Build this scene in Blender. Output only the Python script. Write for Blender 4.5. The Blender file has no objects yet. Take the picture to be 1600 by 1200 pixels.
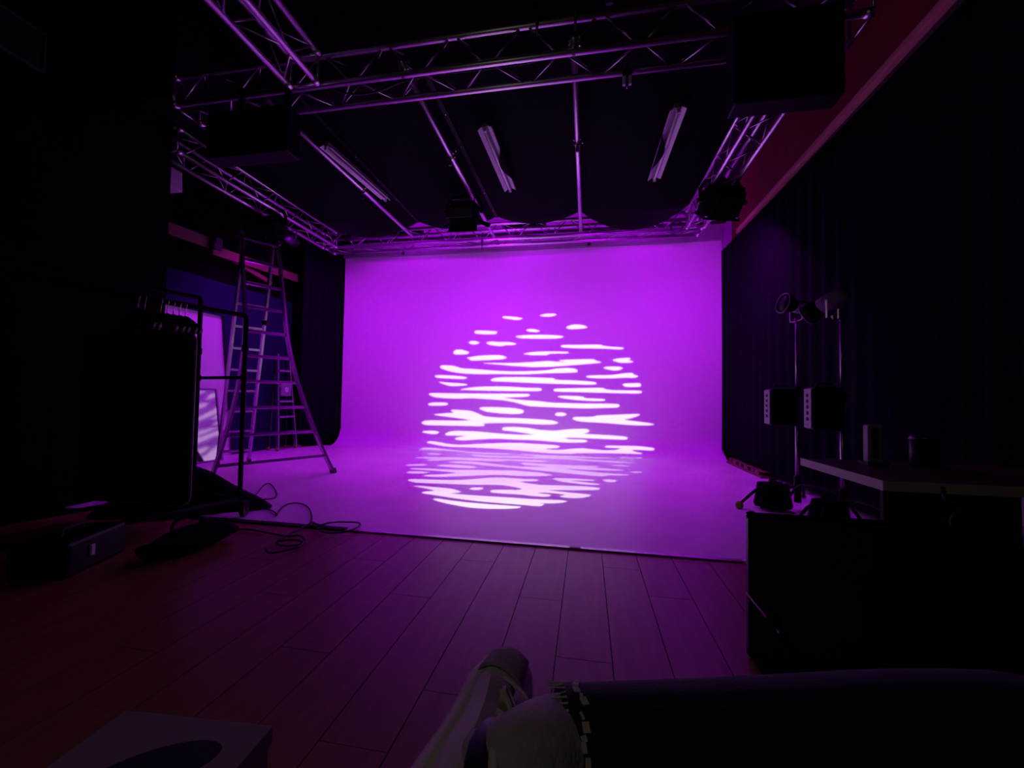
import bpy, math, random
from mathutils import Vector, Matrix
random.seed(7)
R = math.radians
COL = bpy.context.scene.collection

# ------------------------------------------------------------------ camera
cam_data = bpy.data.cameras.new('camera')
cam = bpy.data.objects.new('camera', cam_data); COL.objects.link(cam)
cam_data.sensor_fit = 'HORIZONTAL'; cam_data.sensor_width = 36.0
cam_data.lens = 642.39 / 1600 * 36
cam_data.clip_start = 0.02
yaw, pitch, roll = R(10.2613), R(1.84595), R(.89069)
fw = Vector((-math.sin(yaw)*math.cos(pitch), math.cos(yaw)*math.cos(pitch), math.sin(pitch)))
r0 = Vector((math.cos(yaw), math.sin(yaw), 0)); u0 = r0.cross(fw)
r1 = math.cos(roll)*r0 + math.sin(roll)*u0; u1 = -math.sin(roll)*r0 + math.cos(roll)*u0
cam.matrix_world = Matrix(((r1.x, u1.x, -fw.x, 0), (r1.y, u1.y, -fw.y, 0), (r1.z, u1.z, -fw.z, .95), (0, 0, 0, 1)))
bpy.context.scene.camera = cam

# ------------------------------------------------------------------ world and exposure (a windowless studio: the sky is black)
world = bpy.data.worlds.new('world'); bpy.context.scene.world = world
world.use_nodes = True
world.node_tree.nodes['Background'].inputs[0].default_value = (0, 0, 0, 1)
world.node_tree.nodes['Background'].inputs[1].default_value = 0
vs = bpy.context.scene.view_settings
vs.view_transform = 'Standard'; vs.look = 'None'; vs.gamma = 1.0; vs.exposure = 0.0; vs.use_curve_mapping = False

# light levels of the lamps that stand in the room and of an added fill (used in their builders below)
PURPLE = (.51, .0, 1.0)
W_LEFT, W_MID, W_RIGHT = 48, 60, 52
W_BAR = 10.0
W_GOBO = 3500
GOBO_COLOR = (1.0, .93, .86)
W_FILL = 6          # weak white fill, added at the projector to brighten the foreground
FILL_COLOR = (1.0, .86, .74)

# ------------------------------------------------------------------ materials
def mat(name, color, rough=.6, metal=0.0, noise=0.0, nscale=20.0, bump=0.0, bscale=60.0, stretch=None, color2=None, emit=None, estr=0.0, sheen=0.0, spec=None):
    m = bpy.data.materials.new(name); m.use_nodes = True
    nt = m.node_tree; b = nt.nodes['Principled BSDF']
    b.inputs['Base Color'].default_value = (*color, 1)
    b.inputs['Roughness'].default_value = rough
    b.inputs['Metallic'].default_value = metal
    if spec is not None: b.inputs['Specular IOR Level'].default_value = spec
    if sheen: b.inputs['Sheen Weight'].default_value = sheen
    if emit:
        b.inputs['Emission Color'].default_value = (*emit, 1); b.inputs['Emission Strength'].default_value = estr
    tc = nt.nodes.new('ShaderNodeTexCoord'); mp = nt.nodes.new('ShaderNodeMapping')
    nt.links.new(tc.outputs['Object'], mp.inputs[0])
    if stretch: mp.inputs['Scale'].default_value = stretch
    if noise or color2:
        n = nt.nodes.new('ShaderNodeTexNoise'); n.inputs['Scale'].default_value = nscale; n.inputs['Detail'].default_value = 5
        nt.links.new(mp.outputs[0], n.inputs['Vector'])
        rp = nt.nodes.new('ShaderNodeValToRGB')
        c2 = color2 or tuple(c*(1-noise) for c in color)
        rp.color_ramp.elements[0].position = .3; rp.color_ramp.elements[1].position = .72
        rp.color_ramp.elements[0].color = (*c2, 1); rp.color_ramp.elements[1].color = (*color, 1)
        nt.links.new(n.outputs[0], rp.inputs[0]); nt.links.new(rp.outputs[0], b.inputs['Base Color'])
    if bump:
        n2 = nt.nodes.new('ShaderNodeTexNoise'); n2.inputs['Scale'].default_value = bscale; n2.inputs['Detail'].default_value = 3
        nt.links.new(mp.outputs[0], n2.inputs['Vector'])
        bp = nt.nodes.new('ShaderNodeBump'); bp.inputs['Strength'].default_value = bump; bp.inputs['Distance'].default_value = .01
        nt.links.new(n2.outputs[0], bp.inputs['Height']); nt.links.new(bp.outputs[0], b.inputs['Normal'])
    return m

M = {}
M['cyc'] = mat('painted_cove', (.80, .80, .80), .75, noise=.03, nscale=1.2)
M['cycfloor'] = mat('painted_floor', (.80, .79, .77), .38, noise=.14, nscale=2.2, bump=.05, bscale=30)
M['lintel'] = mat('grey_board', (.34, .34, .35), .7, noise=.2, nscale=4)
M['plank'] = mat('laminate_wood', (.33, .155, .065), .36, noise=.35, nscale=3.0, bump=.05, bscale=18, stretch=(9, .8, 1))
M['seam'] = mat('floor_underlay', (.006, .004, .004), .9)
M['black'] = mat('black_paint', (.005, .005, .006), .7, noise=.3, nscale=6, spec=.2)
M['blackwall'] = mat('black_wall', (.004, .0033, .0033), .9, noise=.3, nscale=3, bump=.1, spec=.05)
M['ceiling'] = mat('dark_ceiling', (.02, .018, .02), .9, noise=.3, nscale=2)
M['redwall'] = mat('red_wall', (.22, .010, .022), .8, noise=.25, nscale=3, bump=.1)
M['pinkwood'] = mat('red_painted_wood', (.55, .22, .20), .6, noise=.25, nscale=5, stretch=(6, .6, 6))
M['oldwood'] = mat('reddish_wood', (.19, .08, .055), .65, noise=.4, nscale=6, stretch=(6, .7, 6), bump=.1)
M['alu'] = mat('aluminium', (.78, .78, .79), .38, metal=1.0, noise=.12, nscale=14, bump=.02)
M['alu_dull'] = mat('dull_aluminium', (.46, .46, .47), .28, metal=1.0, noise=.25, nscale=18)
M['chrome'] = mat('chrome', (.85, .85, .86), .18, metal=1.0, noise=.05)
M['steel'] = mat('dark_steel', (.10, .10, .11), .45, metal=1.0, noise=.2)
M['curtain'] = mat('black_molton', (.0075, .006, .010), .95, noise=.3, nscale=10, bump=.1, bscale=200, spec=.03)
M['cloth'] = mat('black_ceiling_cloth', (.008, .007, .009), .95, noise=.25, nscale=4, bump=.08, bscale=90, spec=.05)
M['bluecloth'] = mat('dark_blue_cloth', (.012, .006, .045), .9, noise=.2, nscale=3, bump=.1, bscale=60, spec=.1)
M['white'] = mat('white_board', (.56, .55, .56), .6, noise=.06, nscale=3)
M['lampwhite'] = mat('white_enamel', (.62, .62, .62), .4, noise=.08, nscale=12)
M['tube'] = mat('unlit_glass_tube', (.85, .85, .86), .2, noise=.03)
M['mirror'] = mat('mirror_glass', (.36, .29, .40), .07, metal=1.0, noise=.03, nscale=3)
M['plastic'] = mat('black_plastic', (.005, .005, .0055), .5, noise=.2, nscale=30, bump=.03, spec=.15)
M['casecover'] = mat('flight_case_laminate', (.0025, .0025, .003), .8, noise=.2, nscale=30, spec=.02)
M['rubber'] = mat('black_rubber', (.014, .014, .014), .8, noise=.2)
M['nylon'] = mat('black_nylon', (.006, .0055, .007), .9, noise=.3, nscale=40, bump=.2, bscale=120, spec=.1)
M['olive'] = mat('greenish_flap', (.08, .085, .05), .5, noise=.3)
M['greycase'] = mat('grey_plastic', (.21, .20, .22), .5, noise=.2)
M['yellow'] = mat('yellow_felt', (.17, .85, .02), .95, noise=.2, nscale=60, bump=.3, bscale=300)
M['darkwood'] = mat('dark_hanger_wood', (.030, .018, .014), .45, noise=.3, stretch=(8, 1, 1))
M['desk'] = mat('desk_laminate', (.10, .055, .055), .45, noise=.2, nscale=4, stretch=(1, 5, 1))
M['deskedge'] = mat('desk_edge_band', (.48, .40, .38), .5, noise=.2, nscale=8)
M['shoe'] = mat('off_white_leather', (.56, .52, .46), .55, noise=.15, nscale=14, bump=.12, bscale=70)
M['suede'] = mat('taupe_suede', (.32, .28, .24), .9, noise=.25, nscale=30, bump=.25, bscale=150)
M['sole'] = mat('cream_rubber', (.60, .55, .46), .6, noise=.1)
M['shoedark'] = mat('navy_leather', (.014, .014, .026), .6, noise=.2)
M['lace'] = mat('cream_lace', (.55, .51, .45), .85, noise=.2, nscale=80, bump=.3, bscale=300)
M['sock'] = mat('grey_knit', (.40, .36, .34), .95, noise=.2, nscale=50, bump=.22, bscale=160, stretch=(1, 1, 1))
M['denim'] = mat('dark_navy_denim', (.012, .014, .030), .9, noise=.35, nscale=40, bump=.25, bscale=220)
M['skin'] = mat('skin', (.45, .28, .21), .6, noise=.1)
M['card'] = mat('pale_cardboard', (.26, .20, .20), .75, noise=.1, nscale=6)
M['print'] = mat('black_print', (.010, .012, .018), .6, noise=.1)
M['purplelens'] = mat('lit_led_lens', (.3, .1, .5), .3, noise=.05, emit=PURPLE, estr=4.0)
M['whitelens'] = mat('lens_glass', (.1, .1, .12), .1, noise=.05)
M['fillglow'] = mat('fill_glow', (.05, .05, .05), .5, noise=.02, emit=(1.0, .86, .74), estr=3.0)  # glow of the slots added along with the white fill
M['cable'] = mat('black_cable', (.010, .010, .011), .6, noise=.2)

# ------------------------------------------------------------------ mesh builder
def frame_of(d):
    d = d.normalized()
    a = Vector((0, 0, 1)) if abs(d.z) < .95 else Vector((1, 0, 0))
    x = a.cross(d).normalized(); y = d.cross(x)
    return x, y
class MB:
    def __init__(s): s.v = []; s.f = []
    def add(s, vs_, fs):
        o = len(s.v); s.v += [Vector(p) for p in vs_]; s.f += [tuple(i+o for i in f) for f in fs]; return s
    def box(s, c, d, rot=None, taper=1.0):
        c = Vector(c); hx, hy, hz = d[0]/2, d[1]/2, d[2]/2; P = []
        for z, t in ((-hz, 1.0), (hz, taper)):
            for x, y in ((-hx, -hy), (hx, -hy), (hx, hy), (-hx, hy)):
                p = Vector((x*t, y*t, z)); P.append(c + (rot @ p if rot else p))
        return s.add(P, [(3, 2, 1, 0), (4, 5, 6, 7), (0, 1, 5, 4), (1, 2, 6, 5), (2, 3, 7, 6), (3, 0, 4, 7)])
    def bar(s, p, q, w, h, up=None):      # rectangular bar from p to q
        p, q = Vector(p), Vector(q); d = (q-p).normalized()
        if up is None: x, y = frame_of(d)
        else:
            y = (Vector(up) - d*d.dot(Vector(up))).normalized(); x = y.cross(d)
        P = [c + x*a*w/2 + y*b*h/2 for c in (p, q) for a, b in ((-1, -1), (1, -1), (1, 1), (-1, 1))]
        return s.add(P, [(3, 2, 1, 0), (4, 5, 6, 7), (0, 1, 5, 4), (1, 2, 6, 5), (2, 3, 7, 6), (3, 0, 4, 7)])
    def tube(s, p, q, r, r2=None, n=10):
        return s.path([p, q], r if r2 is None else [r, r2], n)
    def path(s, pts, r, n=8, closed=False, flat=1.0):
        pts = [Vector(p) for p in pts]; k = len(pts)
        rr = r if isinstance(r, (list, tuple)) else [r]*k
        P = []; px = None
        for i, p in enumerate(pts):
            if closed: d = pts[(i+1) % k] - pts[i-1]
            else: d = pts[min(i+1, k-1)] - pts[max(i-1, 0)]
            d = d.normalized()
            if px is None: x, y = frame_of(d)
            else:
                x = (px - d*px.dot(d))
                x = x.normalized() if x.length > 1e-6 else frame_of(d)[0]
                y = d.cross(x)
            px = x
            for j in range(n):
                a = 2*math.pi*j/n
                P.append(p + x*math.cos(a)*rr[i] + y*math.sin(a)*rr[i]*flat)
        F = []
        for i in range(k if closed else k-1):
            i2 = (i+1) % k
            for j in range(n):
                F.append((i*n+j, i*n+(j+1) % n, i2*n+(j+1) % n, i2*n+j))
        if not closed:
            F.append(tuple(reversed(range(n)))); F.append(tuple((k-1)*n+j for j in range(n)))
        return s.add(P, F)
    def sphere(s, c, r, n=12, m=8, sc=(1, 1, 1)):
        c = Vector(c); P = [c+Vector((0, 0, -r*sc[2]))]
        for i in range(1, m):
            t = -math.pi/2 + math.pi*i/m
            for j in range(n):
                a = 2*math.pi*j/n
                P.append(c+Vector((r*sc[0]*math.cos(t)*math.cos(a), r*sc[1]*math.cos(t)*math.sin(a), r*sc[2]*math.sin(t))))
        P.append(c+Vector((0, 0, r*sc[2])))
        F = [(0, 1+(j+1) % n, 1+j) for j in range(n)]
        for i in range(m-2):
            for j in range(n): F.append((1+i*n+j, 1+i*n+(j+1) % n, 1+(i+1)*n+(j+1) % n, 1+(i+1)*n+j))
        e = len(P)-1; F += [(e, 1+(m-2)*n+j, 1+(m-2)*n+(j+1) % n) for j in range(n)]
        return s.add(P, F)
    def prism(s, poly, ext):              # 3D polygon extruded by a vector
        poly = [Vector(p) for p in poly]; ext = Vector(ext); n = len(poly)
        F = [tuple(reversed(range(n))), tuple(range(n, 2*n))]
        F += [(i, (i+1) % n, n+(i+1) % n, n+i) for i in range(n)]
        return s.add(poly+[p+ext for p in poly], F)
    def loft(s, rings, caps=True):
        n = len(rings[0]); P = [p for r in rings for p in r]; F = []
        for i in range(len(rings)-1):
            for j in range(n): F.append((i*n+j, i*n+(j+1) % n, (i+1)*n+(j+1) % n, (i+1)*n+j))
        if caps: F.append(tuple(reversed(range(n)))); F.append(tuple((len(rings)-1)*n+j for j in range(n)))
        return s.add(P, F)
    def grid(s, fn, nu, nv):
        P = [fn(i/nu, j/nv) for j in range(nv+1) for i in range(nu+1)]; w = nu+1
        return s.add(P, [(j*w+i, j*w+i+1, (j+1)*w+i+1, (j+1)*w+i) for j in range(nv) for i in range(nu)])
    def mesh(s, name, m, smooth=False, off=Vector((0, 0, 0))):
        me = bpy.data.meshes.new(name); me.from_pydata([tuple(p-off) for p in s.v], [], s.f); me.update()
        me.materials.append(m)
        if smooth: me.polygons.foreach_set('use_smooth', [True]*len(me.polygons))
        return me
def obj(name, data, parent=None):
    o = bpy.data.objects.new(name, data); COL.objects.link(o)
    if parent is not None: o.parent = parent
    return o
def thing(name, label, cat, loc=(0, 0, 0), rz=0.0, group=None):
    o = obj(name, None); o.location = loc; o.rotation_euler = (0, 0, rz); o.empty_display_size = .1
    return tag(o, label, cat, group)
def tag(o, label, cat, group=None):
    o['label'] = label; o['category'] = cat
    if group: o['group'] = group
    return o
def part(name, mb, m, parent, smooth=False, world=False, bevel=0.0, label=None, solid=0.0):
    """world=True: the builder holds world coordinates of an unrotated thing"""
    off = Vector((0, 0, 0)); p = parent
    if world:
        while p is not None: off = off + p.location; p = p.parent
    o = obj(name, mb.mesh(name, m, smooth, off), parent)
    if bevel:
        bv = o.modifiers.new('bevel', 'BEVEL'); bv.width = bevel; bv.segments = 2; bv.limit_method = 'ANGLE'
    if solid:
        sd = o.modifiers.new('solid', 'SOLIDIFY'); sd.thickness = solid
    if label: o['label'] = label
    return o
def single(name, mb, m, label, cat, loc=(0, 0, 0), group=None, smooth=False, bevel=0.0, solid=0.0):
    o = part(name, mb, m, None, smooth, False, bevel, None, solid)
    L = Vector(loc)
    if L.length: 
        for v in o.data.vertices: v.co -= L
        o.location = L
    return tag(o, label, cat, group)
def struct(name, mb, m, parent=None, smooth=False, label=None, bevel=0.0, solid=0.0):
    o = part(name, mb, m, parent, smooth, False, bevel, None, solid)
    if parent is None: o['kind'] = 'structure'
    if label: o['label'] = label
    return o
def copy_tree(o, parent=None):
    c = o.copy(); COL.objects.link(c); c.parent = parent
    for ch in list(o.children): copy_tree(ch, c)
    return c
def smooth_pts(pts, it=2, closed=False):
    pts = [Vector(p) for p in pts]
    for _ in range(it):
        q = []; n = len(pts)
        for i in range(n if closed else n-1):
            a, b = pts[i], pts[(i+1) % n]; q += [a*.75+b*.25, a*.25+b*.75]
        if not closed: q = [pts[0]]+q+[pts[-1]]
        pts = q
    return pts

# ================================================================== THE SETTING
YW, RC = 7.25, .35
XL, XR = -4.66, 2.19
# wooden floor: underlay and one object for each plank
floor = struct('floor', MB().box((-1.0, .24, -.03), (6.9, 4.88, .03)), M['seam'], label='dark wooden plank floor in front of the white cove')
PL, PWD = 1.29, .204
plank_mesh = {}
k0 = -20
for k in range(k0, 12):
    xa = .102 + PWD*k; xb = xa+PWD
    if xb < -4.2 or xa > 2.35: continue
    phase = {-2: 1.97, -3: 1.29+.0, -1: 1.55, 0: 1.12}.get(k, (k*.47) % PL + .35)
    ys = []
    y = phase
    while y > -2.2: y -= PL
    cuts = [-2.2]
    y += PL
    while y < 2.655:
        if y - cuts[-1] > .05: cuts.append(y)
        y += PL
    cuts.append(2.655)
    for a, b in zip(cuts[:-1], cuts[1:]):
        ln = round(b-a-.003, 3)
        if ln not in plank_mesh:
            plank_mesh[ln] = MB().box((0, 0, -.0075), (PWD-.0035, ln, .015)).mesh('plank', M['plank'])
        o = obj('plank', plank_mesh[ln], floor); o.location = ((xa+xb)/2, (a+b)/2, 0)
# painted floor of the cove
fl = MB().box((-1.5, (2.67+6.95)/2, -.0150), (7.9, 6.95-2.67, .036))
struct('floor_painted', fl, M['cycfloor'], label='white painted studio floor running into the curved wall')
# curved back wall: sheet with thickness
def cyc_pt(t):
    # t 0..1 along profile floor->cove->wall
    prof = [(YW-RC-.02, .003)] + [(YW-RC+RC*math.sin(a), .003+RC-RC*math.cos(a)) for a in [math.pi/2*i/12 for i in range(13)]] + [(YW, 1.5), (YW, 2.6), (YW, 3.70)]
    return prof
prof = cyc_pt(0)
mb = MB(); n = len(prof)
front = [(y, z) for y, z in prof]; back = [(7.40, 3.70), (7.40, -.03), (YW-RC-.02, -.03)]
poly = front + back
mb.prism([(XL, y, z) for y, z in poly], (XR-XL, 0, 0))
wb = struct('wall_back', mb, M['cyc'], label='white curved infinity wall washed in purple light')
# lintel above the cove and the wall over it
struct('trim_2', MB().box((-1.235, 7.23, 3.73), (XR-XL, .08, .26)), M['lintel'], label='grey board along the top of the curved wall')
struct('wall_back_left', MB().box((-5.07, 7.5, 2.35), (.80, .12, 4.9)), M['blackwall'])
struct('wall_back_upper', MB().box((-1.115, 7.5, 2.35), (7.11, .12, 4.9)), M['cyc'], label='white wall above the curved wall')
for i, z in enumerate((3.98, 4.18)):
    struct('trim_%d' % (3+i), MB().box((-1.3, 7.41, z), (7.2, .06, .035)), M['steel'])
# edge strip between the planks and the painted floor
tr = struct('trim_1', MB().box((-.36, 2.66, .0065), (2.55, .035, .007)), M['alu_dull'], label='thin metal strip along the front edge of the painted floor')
part('strip_end', MB().box((-2.3, 2.665, .0075), (1.3, .05, .009)), M['black'], tr)
part('strip_end', MB().box((1.55, 2.665, .0075), (1.2, .05, .009)), M['black'], tr)
part('tape', MB().box((-.06, 2.668, .0115), (.07, .035, .002)), M['lampwhite'], tr)
# walls and ceiling of the black room
struct('wall_left', MB().box((-5.46, 5.2, 2.3), (.1, 4.6, 4.6)), M['blackwall'])
nl = struct('wall_left_near', MB().box((-4.83, .6, 2.3), (1.36, 5.6, 4.6)), M['blackwall'])
struct('wall_right', MB().box((2.46, 2.4, 2.3), (.1, 10.2, 4.6)), M['blackwall'])
struct('wall_front', MB().box((-1.5, -2.27, 2.3), (8.2, .1, 4.6)), M['blackwall'])
struct('ceiling', MB().box((-1.5, 2.6, 4.66), (8.2, 10.0, .1)), M['ceiling'])
# red wall field over the right hand rail, and the rail itself
struct('wall_right_upper', MB().box((2.385, 3.7, 4.06), (.05, 7.2, 1.08)), M['redwall'], label='dark red wall above the right rail')
mb = MB().box((2.275, 3.3, 3.505), (.15, 6.66, .06)); struct('trim_5', mb, M['pinkwood'], label='red painted wooden rail along the right wall', bevel=.004)
struct('trim_6', MB().box((2.30, 3.3, 3.435), (.09, 6.62, .07)), M['steel'])

# ================================================================== CURTAINS AND CLOTHS
def curtain(name, p0, p1, z0, z1, folds, amp, label, hem=None):
    p0, p1 = Vector((*p0, 0)), Vector((*p1, 0)); d = p1-p0; nrm = Vector((-d.y, d.x, 0)).normalized()
    rnd = random.Random(len(label)); ph = [rnd.uniform(0, 6.28) for _ in range(4)]
    def fn(u, v):
        w = u + .012*math.sin(9*u+ph[0])
        a = amp*(.55+.45*math.sin(5.1*u*3+ph[1]))*(1-.75*v)
        off = a*math.sin(2*math.pi*folds*w + .5*math.sin(v*2+ph[2]))
        zb = z0 + (hem(u) if hem else 0)
        p = p0 + d*u + nrm*off
        return Vector((p.x, p.y, zb + (z1-zb)*v))
    o = part(name, MB().grid(fn, int(folds*10), 10), M['curtain'], None, True, solid=.004)
    return tag(o, label, 'curtain')
curtain('curtain', (2.16, 7.19), (2.29, .2), .10, 3.40, 34, .03, 'long black curtain hanging along the right wall below the red rail', hem=lambda u: .06*max(0, 1-u*6)-.03*min(1, u*4))
curtain('curtain', (-4.70, 7.25), (-5.0, 6.52), .04, 3.95, 6, .035, 'black curtain beside the left end of the purple wall')
# dark blue cloth hung on the left wall: a strip and a full length panel
pr_ = [(3.45, 2.07), (4.4, 2.07), (5.2, 2.08), (5.25, 1.6), (5.33, 1.0), (5.45, .02), (6.0, .02), (6.62, .02), (6.62, 1.3), (6.62, 2.60), (6.0, 2.60), (5.2, 2.57), (4.4, 2.56), (3.45, 2.55)]
single('hanging_cloth', MB().prism([(-5.30, y, z) for y, z in pr_], (-.012, 0, 0)), M['bluecloth'], 'dark blue cloth hung on the left wall behind the tall ladder', 'cloth', (-5.3, 5.2, 0))
# black ceiling cloth sagging between its battens
SUP = [-4.08, -2.55, -1.33, -.107, 1.36]; SAG = [.215, .145, .15, .31]
def ceil_fn(u, v):
    t = u*4; i = min(3, int(t)); s_ = t-i
    x = SUP[i]*(1-s_)+SUP[i+1]*s_; y = 2.95+2.91*v
    k = .30+.70*v**1.8
    return Vector((x, y, 3.625 - SAG[i]*k*(1-(2*s_-1)**2) + .006*math.sin(7*v+3*u*4)))
cc = part('ceiling_cloth', MB().grid(ceil_fn, 64, 24), M['cloth'], None, True, solid=.004)
tag(cc, 'black cloth sagging in scallops under the ceiling between the trusses', 'cloth')

# ================================================================== TRUSSES AND PIPES
brace_cache = {}
def truss(name, a, b, label, up_side=1, braces=True, phase=0.0):
    """box truss; a,b = axis line of the bottom chord pair's centre at chord level z, square .24 section"""
    a, b = Vector(a), Vector(b); L = (b-a).length; d = (b-a).normalized(); side = Vector((0, 0, 1)).cross(d).normalized()
    t = thing(name, label, 'truss', (a+b)/2)
    o = t.location; s_ = .12; H = .24
    corner = {'bl': -side*s_, 'br': side*s_, 'tl': -side*s_+Vector((0, 0, H)), 'tr': side*s_+Vector((0, 0, H))}
    for k, c in corner.items():
        part('chord', MB().tube(a+c-o, b+c-o, .0245, n=12), M['alu'], t, True)
    step = .26; n = int((L-.1)/step); st = (L-.1)/n
    faces = [('bl', 'br'), ('tl', 'tr'), ('bl', 'tl'), ('br', 'tr')]
    for fi, (c0, c1) in enumerate(faces):
        for i in range(n):
            p = a + d*(.05+st*i+.02) + corner[c0 if (i+fi) % 2 == 0 else c1]
            q = a + d*(.05+st*(i+1)-.02) + corner[c1 if (i+fi) % 2 == 0 else c0]
            v = q-p; ln = round(v.length, 4)
            if ln not in brace_cache:
                brace_cache[ln] = MB().tube((0, 0, -ln/2), (0, 0, ln/2), .0085, n=6).mesh('brace', M['alu_dull'], True)
            bo = obj('brace', brace_cache[ln], t); bo.location = (p+q)/2-o
            bo.rotation_mode = 'QUATERNION'; bo.rotation_quaternion = v.to_track_quat('Z', 'Y')
    for e in (a, b):                       # end frames
        m_ = MB()
        for c0, c1 in (('bl', 'br'), ('tl', 'tr'), ('bl', 'tl'), ('br', 'tr')):
            m_.tube(e+corner[c0]-o, e+corner[c1]-o, .012, n=6)
        part('end_frame', m_, M['alu_dull'], t, True)
        for c in corner.values(): part('coupler', MB().tube(e+c-d*.05*(1 if e == b else -1)-o, e+c-o, .029, n=10), M['alu'], t, True)
    return t
ZT = 3.40
truss('truss', (-3.50, 2.98, ZT), (1.75, 2.98, ZT), 'long aluminium box truss crossing the room nearest the camera')
truss('truss', (-4.35, 6.28, ZT), (1.63, 6.28, ZT), 'aluminium box truss running along the top of the purple wall')
truss('truss', (-4.235, 3.42, ZT), (-4.235, 6.13, ZT), 'aluminium box truss along the left side above the ladder')
truss('truss', (1.51, 3.13, ZT), (1.51, 6.13, ZT), 'aluminium box truss along the right side beside the red wall')
truss('truss', (-2.227, -1.9, ZT), (-2.227, 2.83, ZT), 'aluminium box truss coming from overhead at the upper left')
ZP = 3.462
def pipe(xa, xb, y0, y1, label, r=.0245):
    return single('scaffold_pipe', MB().tube((xa, y0, ZP), (xb, y1, ZP), r, n=14), M['alu'], label, 'pipe', ((xa+xb)/2, (y0+y1)/2, ZP), 'pipes lying across the trusses', True)
pipe(-2.72, -2.72, 3.0, 5.98, 'leftmost of three metal pipes under the black ceiling cloth')
pipe(-1.395, -1.45, 2.80, 6.20, 'middle of three metal pipes under the ceiling cloth, carrying a lamp')
pipe(-.112, -.105, 2.80, 6.20, 'rightmost of three metal pipes, nearly vertical in view')
for x, lb in ((-2.545, 'dark batten holding the ceiling cloth right of the leftmost pipe'), (-1.325, 'dark batten holding the ceiling cloth beside the hanging lamp')):
    bt = single('batten', MB().bar((x, 3.05, 3.605), (x, 5.84, 3.605), .045, .022), M['plastic'], lb, 'batten', (x, 4.4, 3.605))
    for y in (3.6, 4.1, 4.6, 5.1, 5.6):
        part('screw', MB().tube((x, y, 3.590), (x, y, 3.596), .007, n=6), M['chrome'], bt, world=True)
def pipe_clamp(x, y, z, label, s=1.0):
    t = thing('pipe_clamp', label, 'clamp', (x, y, z), group='clamps on the rigging')
    m_ = MB()
    for a0, a1 in ((20, 170), (190, 340)):
        pts = [(.034*s*math.cos(R(a)), 0, .034*s*math.sin(R(a))) for a in range(a0, a1+1, 15)]
        m_.path(pts, .009*s, 6, flat=2.2)
    part('jaw', m_, M['chrome'], t, True)
    part('bolt', MB().tube((.05*s, 0, -.03*s), (.05*s, 0, .05*s), .006*s, n=6).tube((.05*s, -.02*s, .05*s), (.05*s, .02*s, .05*s), .01*s, n=6), M['chrome'], t)
    part('spigot', MB().tube((0, 0, -.035*s), (0, 0, -.085*s), .012*s, n=8).box((0, 0, -.095*s), (.03*s, .02*s, .03*s)), M['steel'], t)
    return t
pipe_clamp(-1.418, 4.02, ZP, 'chrome clamp halfway along the middle ceiling pipe')
pipe_clamp(-.109, 3.98, ZP, 'chrome clamp halfway along the rightmost ceiling pipe')
pipe_clamp(-2.72, 4.55, ZP, 'chrome clamp with a loose strap on the leftmost ceiling pipe')
pipe_clamp(-.11, 2.86, ZP, 'clamp holding the rightmost pipe inside the front truss', .8)
pipe_clamp(-1.40, 2.86, ZP, 'clamp holding the middle pipe inside the front truss', .8)
t = thing('hook_clamp', 'small forked clamp hanging under the front truss at right', 'clamp', (.278, 3.10, 3.38))
part('hook', MB().path([(-.0, -.0, .06), (.0, -.04, .045), (.0, -.045, 0), (.0, 0, -.03)], .010, 6).box((0, 0, .0), (.07, .05, .035)), M['plastic'], t)
for s_ in (-1, 1): part('prong', MB().box((s_*.022, 0, -.045), (.018, .022, .075), taper=1.2), M['lampwhite'], t)
part('pin', MB().sphere((0, 0, -.10), .010), M['chrome'], t)
for (x0, z0, x1, z1), lb in ((((-2.04, 4.62, -2.225, 3.66)), 'thin steel wire from the ceiling, left one of the pair'), ((-2.10, 4.62, -1.73, 3.68), 'thin steel wire from the ceiling, right one of the pair')):
    single('suspension_wire', MB().tube((x0, 2.86, z0), (x1, 2.86, z1), .004, n=5), M['alu_dull'], lb, 'wire', (x1, 2.86, z1), 'wires holding the front truss')
# loose cable wound through the front truss, and cables on the back truss
def cable(name, pts, r, label, cat='cable', group=None, it=3):
    p = smooth_pts(pts, it)
    return single(name, MB().path(p, r, 6), M['cable'], label, cat, p[0], group, True)
cable('truss_cable', [(-2.1, 2.9, 3.44), (-1.9, 2.95, 3.36), (-1.65, 2.96, 3.37), (-1.45, 2.95, 3.43), (-1.1, 2.94, 3.44), (-.7, 2.95, 3.43), (-.3, 2.92, 3.42), (-.1, 2.88, 3.5), (.05, 2.86, 3.63)], .008, 'black cable drooping inside the front truss')
cable('truss_cable', [(-3.2, 6.17, 3.46), (-2.5, 6.18, 3.47), (-1.9, 6.16, 3.40), (-1.6, 6.15, 3.30), (-1.35, 6.15, 3.40), (-.9, 6.16, 3.44), (-.5, 6.17, 3.41), (.3, 6.17, 3.45), (1.1, 6.16, 3.44)], .007, 'black cable tied along the truss over the purple wall')
t = MB()
for k in range(3): t.path([(1.25+.085*math.cos(R(a))*(1-.06*k), 6.12-.01*k, 3.43+.085*math.sin(R(a))*(1-.06*k)-.01*k) for a in range(0, 360, 20)], .007, 6, closed=True)
single('cable_coil', t, M['cable'], 'coil of black cable hung at the right end of the back truss', 'cable', (1.25, 6.12, 3.43), smooth=True)
for x, lb in ((-3.42, 'small dark bracket on the grey board, left one'), (.02, 'small dark bracket on the grey board, right one')):
    single('bracket', MB().box((x, 7.18, 3.66), (.035, .02, .11)).box((x, 7.175, 3.62), (.05, .012, .03)), M['steel'], lb, 'bracket', (x, 7.19, 3.74))
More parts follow.
